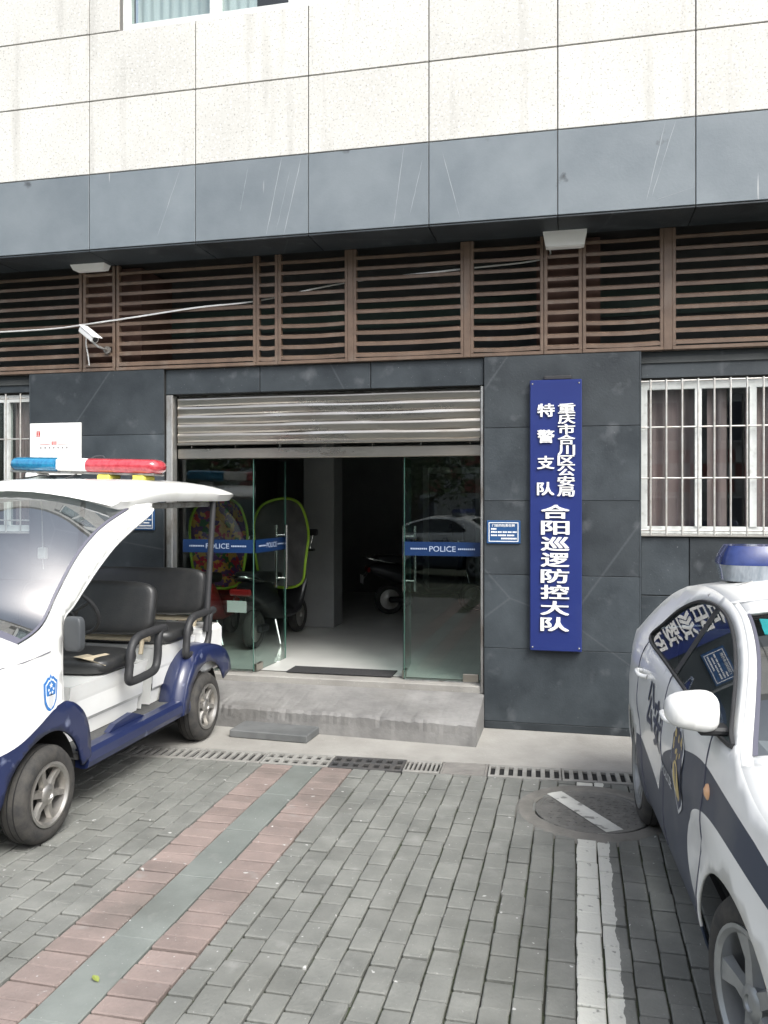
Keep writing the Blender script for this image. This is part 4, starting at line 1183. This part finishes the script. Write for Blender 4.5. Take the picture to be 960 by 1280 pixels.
swoosh = cr([(.30,.62),(.45,.625),(.70,.60),(.90,.575),(1.045,.545)], 5) + cr([(1.045,.545),(1.10,.66),(1.22,.765),(1.41,.845),(1.70,.93),(2.0,.985),(2.25,.985),(2.55,.935),(2.85,.84),(3.3,.68)], 5)[1:] + [(3.3,.1),(.30,.1)]
warch = cr([(2.03,.36),(1.90,.43),(1.80,.51),(1.775,.60),(1.83,.70),(1.98,.79),(2.22,.84),(2.50,.82),(2.80,.74),(3.10,.62),(3.3,.50)], 5) + [(3.3,.1),(2.05,.1)]
cb = MB()
for sd in (1, -1):
    sheet(cb, couter, [gl_all], [(swoosh, 1), (warch, 0)], lambda s, z, sd=sd: cm_(s, z, sd), .06, flip=(sd < 0))
def cstrip(mb, edge, crown, m=0, n=14, lift=0.0, inset=0.0, i0=0, i1=None):
    rows = []
    for i, (s, z) in enumerate(edge):
        a, b_ = edge[max(0, i-1)], edge[min(len(edge)-1, i+1)]
        t = Vector((b_[0]-a[0], b_[1]-a[1])).normalized(); nrm = Vector((t.y, -t.x))*1
        hw_ = HC+wside(s, z)-inset; c_ = crown(i/(len(edge)-1))
        rows.append([(s-WB/2+nrm.x*(c_*(1-f*f)+lift), hw_*f, z+nrm.y*(c_*(1-f*f)+lift)) for f in [(-1+2*j/n) for j in range(n+1)]])
    return rows
def sgn_up(edge):
    return edge
hood = cstrip(cb, top, lambda t: .03+.05*t); cb.grid(hood)
roofr = cstrip(cb, rooft, lambda t: .06); cb.grid(roofr)
trk = cstrip(cb, trunk, lambda t: .05-.02*t); cb.grid(trk)
# windscreen / rear window surrounds: painted margins, glass between
wsr = cstrip(cb, apil, lambda t: .08-.02*t); rwr = cstrip(cb, cpil, lambda t: .06-.01*t)
def margin(rows, i_lo, i_hi, fr_):
    gr = []
    for i in range(len(rows)):
        r = rows[i]; L_ = Vector(r[0]); R__ = Vector(r[-1]); q = []
        q.append(tuple(Vector(r[0]).lerp(Vector(r[1]), fr_))); q += r[1:-1]; q.append(tuple(Vector(r[-1]).lerp(Vector(r[-2]), fr_)))
        gr.append(q)
    mb_l = [[r[0], g_[0]] for r, g_ in zip(rows, gr)]; mb_r = [[g_[-1], r[-1]] for r, g_ in zip(rows, gr)]
    cb.grid(mb_l); cb.grid(mb_r)
    if i_lo: cb.grid(gr[:i_lo+1])
    if i_hi: cb.grid(gr[len(gr)-1-i_hi:])
    return gr[i_lo:len(gr)-i_hi] if i_hi else gr[i_lo:]
gw = margin(wsr, 1, 4, .32); gr_ = margin(rwr, 3, 2, .70)
cbo = cb.build('body', [M['car_white'], M['navy_car']], car, 38)
fixn(cbo.data)
sm = cbo.modifiers.new('s', 'SOLIDIFY'); sm.thickness = .010; sm.offset = -1
wo_ = MB().grid(gw).build('windshield', M['car_ws'], car, 60)
for k in range(2): MB().box(-.0, .004, -.04, .04, -.027, .027).build('sticker', M['cyan'], wo_)
stk = [o for o in wo_.children]
pA, pB = Vector(gw[-2][0]), Vector(gw[-5][0])
for k, o in enumerate(stk):
    o.location = pA.lerp(pB, .15+.42*k) + Vector((-.012, .085, -.010)); o.rotation_euler = (0, R_(-62), R_(0))
for jj in (0, len(gw[0])-2):
    blk = MB()
    for i in range(len(gw)-1):
        p = [Vector(gw[i][jj]), Vector(gw[i][jj+1]), Vector(gw[i+1][jj+1]), Vector(gw[i+1][jj])]
        if jj == 0: p[1] = p[0].lerp(p[1], .2); p[2] = p[3].lerp(p[2], .2)
        else: p[0] = p[1].lerp(p[0], .2); p[3] = p[2].lerp(p[3], .2)
        blk.add([q+Vector((.002,0,.002)) for q in p], [(0,1,2,3)])
    blk.build('frit_border', M['seal'], wo_)
MB().grid(gr_).build('rear_window', M['car_glass'], car, 60)
for sd in (1, -1):
    for (a, b_) in ((.2, 1.16), (1.225, 2.4)):
        pl = clip(gl_all, a, b_); mb = MB()
        sheet(mb, pl, [], [], lambda s, z, sd=sd: cm_(s, z, sd, -.006), .07, flip=(sd < 0))
        mb.build('side_window', M['car_glass'], car, 60)
    mb = MB(); sheet(mb, clip(gl_all, 1.155, 1.23), [], [], lambda s, z, sd=sd: cm_(s, z, sd, -.003), .05, flip=(sd < 0))
    mb.build('door_pillar', M['black_plastic'], car)
    mb = MB().tube([cm_(s, z, sd, .002) for s, z in gl_all], .009, 6, closed=True); mb.build('window_seal', M['black_plastic'], car, 60)
    # door seams
    for pts in ([(1.19,1.14),(1.185,.9),(1.18,.6),(1.17,.33)], [(2.10,1.13),(2.10,.9),(2.05,.66),(1.95,.33)], [(.36,1.15),(.30,1.0),(.36,.75),(.46,.5),(.50,.33)]):
        q = cr(pts, 6); MB().tube([cm_(s, z, sd, .0005) for s, z in q], .0035, 6).build('door_seam', M['seal'], car)
    for s0, z0 in ((.52,1.0),(1.40,.985)):
        mb = MB().tube(cr([cm_(s0-.09, z0, sd, .0), cm_(s0-.07, z0+.005, sd, .035), cm_(s0+.05, z0+.005, sd, .038), cm_(s0+.08, z0, sd, .0)], 5), [.012]*16, 8)
        mb.build('door_handle', M['car_white'], car, 60)
    # mirror
    mp_ = cm_(2.16, 1.205, sd)
    mo = MB(); rows = []
    for i in range(13):
        ph = -math.pi/2+math.pi*i/12; r = []
        for j in range(25):
            th = 2*math.pi*j/24
            x_ = math.copysign(abs(math.cos(ph)*math.cos(th))**.6, math.cos(ph)*math.cos(th)); y_ = math.copysign(abs(math.cos(ph)*math.sin(th))**.7, math.cos(ph)*math.sin(th)); z_ = math.copysign(abs(math.sin(ph))**.6, math.sin(ph))
            r.append((.085*x_*(1 if x_ > 0 else .45), .092*y_, .066*z_*(1-.18*y_*sd*-1)))
        rows.append(r)
    o = mo.grid(rows).build('side_mirror', M['car_white'], car, 60, fix=True); o.location = (mp_[0]+.02, mp_[1]-sd*.150, mp_[2]+.005)
    MB().box(-.06,.03,-.09 if sd < 0 else .02,-.02 if sd < 0 else .13,-.085,-.055,c=.01).build('mirror_foot', M['black_plastic'], o)
    # side repeater
    rp = MB().lathe([(.030,0),(.028,.008),(.012,.016)], (0,-sd,0), cm_(2.16,.915,sd,-.002), 16); rp.build('indicator_lamp', M['amber'], car, 50, fix=True)
    # lamps
    hl = MB(); sheet(hl, cr([(2.78,.78),(2.82,.86),(2.96,.86),(3.10,.78),(3.16,.68),(3.0,.66),(2.86,.70)], 4, closed=True), [], [], lambda s, z, sd=sd: cm_(s, z, sd, .006), .05, flip=(sd < 0)); hl.build('headlight', M['lens_clear'], car, 50)
    tl = MB(); sheet(tl, cr([(-.50,1.02),(-.50,.90),(-.58,.80),(-.74,.80),(-.745,.92),(-.68,1.02)], 4, closed=True), [], [], lambda s, z, sd=sd: cm_(s, z, sd, .006), .05, flip=(sd < 0)); tl.build('taillight', M['lens_red'], car, 50)
    for s0 in (0, WB): wheel(car, (s0-WB/2, -sd*(HC-(.085 if s0 == 0 else .115)), .325), -sd, .325, .17, .228, 5, 'five', M['rim_car'], axis='y').rotation_euler = (0, 0, R_(13) if s0 else 0)
    for s0 in (0, WB):
        wl_ = MB()
        a_ = arch(s0, .31, .395, -5, 185)
        wl_.grid([[(p[0]-WB/2, -sd*(HC-.06), p[1]) for p in a_], [(p[0]-WB/2, -sd*(HC-.27), p[1]) for p in a_]])
        wl_.add([(p[0]-WB/2, -sd*(HC-.27), p[1]) for p in a_], [tuple(range(len(a_)))])
        wl_.build('wheel_well', M['under'], car)
    # lettering and badge on the doors
    def decal(me, s0, z0, name, ext, mt=None):
        o = link(name, me, car)
        for v in me.vertices:
            x_, y_ = v.co.x, v.co.y
            s_ = s0 + (x_ if sd > 0 else -x_); z_ = z0+y_
            v.co = cm_(s_, z_, sd, ext+v.co.z)
        me.update(); return o
    decal(text_mesh('公', M['navy_print'], w=.20, h=.23, bold=.03), .83 if sd > 0 else 1.0, .905, 'character', .0035)
    decal(text_mesh('安', M['navy_print'], w=.20, h=.23, bold=.03), 1.06 if sd > 0 else .80, .86, 'character', .0035)
    sh_ = lambda w_, h, m: MB().add([(x_, y_, 0) for x_, y_ in dens(shield(w_, h), .03)], [tuple(range(len(dens(shield(w_, h), .03))))]).mesh('shield', m)
    decal(sh_(.25,.40, M['silver_print']), 1.60, .83, 'badge_outline', .004)
    decal(sh_(.225,.365, M['navy_print']), 1.60, .83, 'badge_field', .0055)
    ov = MB().add([(.062*math.cos(a), -.06+.085*math.sin(a), 0) for a in [k*math.pi/12 for k in range(24)]], [tuple(range(24))]).mesh('o', M['gold']); decal(ov, 1.60, .83, 'badge_emblem', .007)
    gb = MB(); random.seed(5)
    for k in range(16):
        x_, y_ = random.uniform(-.085,.085), random.uniform(.04,.14); r_ = random.uniform(.008,.016)
        gb.add([(x_+r_*math.cos(a), y_+r_*1.3*math.sin(a), 0) for a in [q*math.pi/3 for q in range(6)]], [tuple(range(6))])
    o = decal(gb.mesh('g', M['gold']), 1.60, .83, 'badge_wreath', .007); o['kind'] = 'stuff'
    decal(text_mesh('POLICE', M['silver_print'], w=.26, h=.05, bold=.01), 1.30, .70, 'lettering', .004)
# underbody, interior
MB().box(-1.75,1.80,-.66,.66,.20,.30).build('underbody', M['under'], car)
MB().box(-1.35,1.15,-.72,.72,.31,.36).build('cabin_floor', M['under'], car)
for x_ in (.05, -.85):
    for y_ in (-.36,.36):
        s_ = bpy.data.objects.new('seat', None); COL.objects.link(s_); s_.parent = car; s_.location = (x_, y_, .55); s_.empty_display_size = .1
        cushion(.50,.52,.16).build('seat_cushion', M['leather_grey'], s_, 60)
        o = cushion(.14,.50,.62).build('backrest', M['leather_grey'], s_, 60); o.location = (-.27,0,.33); o.rotation_euler = (0,R_(-14),0)
        o = cushion(.10,.26,.17).build('headrest', M['leather_grey'], s_, 60); o.location = (-.37,0,.72)
MB().box(.62,1.02,-.70,.70,.62,1.03,c=.06).build('dashboard', M['dash'], car)
sw2 = MB().tube([(0, .18*math.cos(a), .18*math.sin(a)) for a in [i*math.pi/14 for i in range(28)]], .014, 8, closed=True).tube([(0,-.17,0),(0,.17,0)], .016, 6)
o = sw2.build('steering_wheel', M['black_plastic'], car, 60); o.location = (.52,.36,.98); o.rotation_euler = (0,R_(-25),0)
MB().box(2.005,2.03,-.45,.45,.48,.66,c=.01).build('grille', M['black_plastic'], car)
MB().box(2.031,2.04,-.22,.22,.34,.45,c=.003).build('number_plate', M['white_board'], car)
# wiper, roof channel
MB().tube([(1.13,-.62,1.15),(1.10,-.30,1.19),(1.07,.05,1.21)], .008, 6).build('wiper', M['black_plastic'], car)
# light bar
lbx = .70-WB/2
l2 = bpy.data.objects.new('light_bar', None); COL.objects.link(l2); l2.parent = car; l2.location = (lbx, 0, 1.585); l2.empty_display_size = .1
def barsec(z0, z1, w0, w1, d0, d1, m, name):
    rows = []
    K = []
    for t in range(5): K.append((z0+(z1-z0)*t/4, w0+(w1-w0)*(t/4)**1.6, d0+(d1-d0)*(t/4)**1.6))
    for (z, w_, d) in K:
        ring = []
        for a in range(40):
            th = 2*math.pi*a/40
            ring.append((d*math.copysign(abs(math.cos(th))**.45, math.cos(th)), w_*math.copysign(abs(math.sin(th))**.28, math.sin(th)), z))
        rows.append(ring+[ring[0]])
    mb = MB().grid(rows); mb.add(rows[0][:-1], [tuple(range(40))[::-1]]); mb.add(rows[-1][:-1], [tuple(range(40))])
    return mb.build(name, m, l2, 40, fix=True)
barsec(-.046,.036,.510,.530,.145,.16, M['lens_clear'], 'clear_lens')
barsec(.0365,.132,.530,.492,.16,.12, M['lens_navy'], 'blue_lens')
MB().box(-.10,.10,-.47,.47,-.070,-.0465,c=.01).build('base_rail', M['galv'], l2)
for y_ in (-.42,.42): MB().box(-.06,.06,y_-.05,y_+.05,-.075,-.0455,c=.008).build('foot', M['black_plastic'], l2)
MB().tube(cr([(.16,-.40,-.045),(.22,-.48,-.062),(.24,-.56,-.083),(.22,-.62,-.110)], 6), .009, 8).build('mounting_strap', M['galv'], l2, 60)

# ================================================================== INSIDE THE ROOM
floral = mat('floral_cloth', (.12,.05,.16), .8, col2=(.55,.30,.06), scale=9, detail=2, mid=(.50,.54)); overlay(floral, (.50,.03,.06), 12, .56, .60, detail=2); overlay(floral, (.05,.14,.04), 8, .60, .64, detail=2)
greyc = mat('grey_cloth', (.10,.10,.10), .8, col2=(.16,.15,.15), scale=5)
lime = mat('lime_piping', (.38,.60,.05), .6)
redp = mat('red_plastic', (.36,.02,.02), .3, coat=.5)
blkp = mat('black_gloss', (.02,.02,.022), .3, coat=.4)
def scooter(x, y, rz, label, cover, bodym):
    """rear wheel at local (0,0), front along +Y"""
    sc = thing('scooter', label, 'scooter', (x, y, .351), rz, 'scooters parked in the entrance hall')
    for yy in (0, 1.22):
        wh = bpy.data.objects.new('wheel', None); COL.objects.link(wh); wh.parent = sc; wh.location = (0, yy, .21); wh.empty_display_size = .1
        MB().lathe([(.14,-.04),(.18,-.05),(.205,-.03),(.21,0),(.205,.03),(.18,.05),(.14,.04)], (1,0,0), (0,0,0), 24, close=True).build('tyre', M['tyre'], wh, 50, fix=True)
        MB().lathe([(.14,-.03),(.05,-.035),(.03,-.05),(.03,.05),(.05,.035),(.14,.03)], (1,0,0), (0,0,0), 20).build('rim', M['rim'], wh, 40, fix=True)
    # body: lofted tail, floor, leg shield
    K = [(-.30,.64,.06,.05),(-.20,.64,.10,.09),(.0,.60,.14,.14),(.25,.54,.15,.16),(.42,.42,.14,.14),(.55,.30,.14,.05),(.85,.29,.14,.04),(.98,.36,.16,.08),(1.06,.62,.19,.16),(1.08,.86,.15,.10)]
    rows = []
    for (yy, zz, w_, h) in K: rows.append([(w_*math.copysign(abs(math.cos(t))**.7, math.cos(t)), yy, zz+h*math.copysign(abs(math.sin(t))**.7, math.sin(t))) for t in [k*2*math.pi/16 for k in range(17)]])
    mb = MB().grid(rows); mb.add(rows[0][:-1], [tuple(range(16))]); mb.add(rows[-1][:-1], [tuple(range(16))[::-1]])
    mb.build('body', bodym, sc, 60, fix=True)
    o = cushion(.30,.72,.12).build('saddle', M['vinyl'], sc, 60); o.location = (0,.14,.765); o.rotation_euler = (R_(-4),0,0)
    MB().box(-.12,.12,-.335,-.29,.60,.67,c=.015).build('taillight', redp, sc)
    MB().box(-.11,.11,-.40,-.392,.44,.56,c=.003).build('number_plate', M['white_board'], sc)
    MB().tube([(-.06,-.30,.62),(-.06,-.39,.50)], .008, 6).tube([(.06,-.30,.62),(.06,-.39,.50)], .008, 6).build('plate_bracket', M['chrome'], sc)
    MB().tube(cr([(-.13,.05,.72),(-.13,-.25,.78),(-.08,-.36,.80),(.08,-.36,.80),(.13,-.25,.78),(.13,.05,.72)], 4), .012, 6).build('rear_rack', M['chrome'], sc, 60)
    MB().tube([(-.34,.90,1.02),(-.15,1.02,1.0),(.15,1.02,1.0),(.34,.90,1.02)], .016, 8).tube([(0,1.02,1.0),(0,1.22,.22)], .025, 8).build('handlebar', M['chrome'], sc, 60)
    for s in (-1, 1):
        o = cushion(.12,.03,.08).build('mirror', blkp, sc, 50); o.location = (s*.30,.98,1.22)
        MB().tube([(0,0,0),(-s*.05,.02,-.20)], .006, 6).build('mirror_stem', M['chrome'], o)
    MB().box(-.10,.10,-.02,.20,.17,.25,c=.02).build('motor_cover', blkp, sc)
    MB().tube([(.12,.30,.28),(.20,.26,.02)], .012, 6).build('kickstand', M['chrome'], sc)
    if cover:
        prof = cr([(-.22,1.62),(-.31,1.45),(-.34,1.20),(-.31,.92),(-.22,.70),(0,.63),(.22,.70),(.31,.92),(.34,1.20),(.31,1.45),(.22,1.62),(0,1.68)], 5, closed=True)
        mb = MB(); sheet(mb, prof, [], [], lambda u, v: (u, .86-.16*abs(u)/.34+.03*math.sin(v*9+u*7)+.10*(1.6-v)*.3, v-.06), .06)
        o = mb.build('rain_apron', [floral if cover == 'floral' else greyc], sc, 60); m_ = o.modifiers.new('s', 'SOLIDIFY'); m_.thickness = .018
        MB().tube([(u, .86-.16*abs(u)/.34+.03*math.sin(v*9+u*7)+.03*(1.6-v)-.008, v-.06) for u, v in prof], .016, 6, closed=True).build('apron_piping', lime, sc, 60)
    return sc
scooter(-3.92, 1.05, R_(6), 'scooter with lime-edged floral apron beside the left glass panel', 'floral', redp)
scooter(-3.38, 1.30, R_(-4), 'red-lamped scooter with lime-edged grey apron behind the open glass door', 'grey', blkp)
scooter(-2.55, 4.3, R_(-65), 'dark bare scooter without apron deep inside the entrance hall', None, blkp)

# ================================================================== ACROSS THE STREET (seen mirrored in the glass)
bf = mat('far_render', (.55,.54,.50), .8, col2=(.46,.45,.42), scale=1.2); redt = mat('red_tile', (.40,.10,.08), .6); wht = mat('white_tile', (.70,.69,.66), .6)
ob = thing('opposite_building', 'pale block with red and white checkered tiles across the forecourt', 'building', (-2, -26, 0))
MB().box(-16,16,-8,0,0,11).build('wall', bf, ob)
for i in range(10):
    for k in range(3):
        xx_ = -14.5+i*3.1
        wn = MB().box(xx_, xx_+1.7, .0, .06, .5+k*3.6, 2.1+k*3.6).build('window', M['alu_white'], ob)
        MB().box(xx_+.08, xx_+1.62, .061, .07, .58+k*3.6, 2.02+k*3.6).build('pane', M['seal'], wn)
for i in range(40):
    for k in range(3):
        MB().box(-15.9+i*.79, -15.9+i*.79+.75, .001, .05, 2.25+k*.55, 2.75+k*.55).build('tile', redt if (i+k) % 2 else wht, ob)
leafm = mat('leaf', (.045,.085,.025), .6, col2=(.09,.14,.04), scale=2, island=.25)
bark = mat('bark', (.12,.09,.065), .9, col2=(.08,.06,.045), scale=12, bump=.4)
def tree(x, y, h, r, seed, label):
    random.seed(seed)
    tr = thing('street_tree', label, 'tree', (x, y, 0), group='trees across the forecourt')
    tb = MB().tube(cr([(0,0,-.03),(.05,.03,h*.25),(-.04,.06,h*.45),(.03,0,h*.75)], 5), [.20-.008*i for i in range(16)], 10)
    cl = []
    for k in range(9):
        a = random.uniform(0, 6.28); z0 = h*random.uniform(.22,.55); rr = r*random.uniform(.5,.9)
        e = (rr*math.cos(a), rr*math.sin(a), z0+h*random.uniform(.12,.32)); cl.append(e)
        tb.tube([(0,0,z0),(e[0]*.5, e[1]*.5, (z0+e[2])/2+.1), e], [.075,.05,.02], 6)
    tb.build('trunk', bark, tr, 60)
    lf_ = MB()
    for k in range(26): cl.append((random.gauss(0, r*.5), random.gauss(0, r*.5), h*random.uniform(.33,1.0)))
    for c_ in cl:
        for q in range(150):
            p = Vector(c_)+Vector((random.gauss(0,.42), random.gauss(0,.42), random.gauss(0,.36)))
            a, b_ = Vector((random.gauss(0,1), random.gauss(0,1), random.gauss(0,.6))).normalized(), Vector((random.gauss(0,1), random.gauss(0,1), random.gauss(0,1))).normalized()
            b_ = (b_-a*a.dot(b_)).normalized(); s_ = random.uniform(.05,.10)
            lf_.add([p-a*s_*1.6, p+b_*s_*.7, p+a*s_*1.6, p-b_*s_*.7], [(0,1,2,3)])
    o = lf_.build('crown', leafm, tr)
tree(-5.2, -19.5, 5.6, 2.0, 1, 'broad leafy tree in front of the checkered block')
tree(-12.5, -18.5, 6.0, 1.9, 2, 'smaller leafy tree standing by itself across the forecourt')

c2 = copy_tree(car); c2.location = (-3.3, -14.2, 0); c2.rotation_euler = (0, 0, R_(196))
tag(c2, 'white and slate-blue police sedan parked across the forecourt, mirrored in the door glass', 'police car')
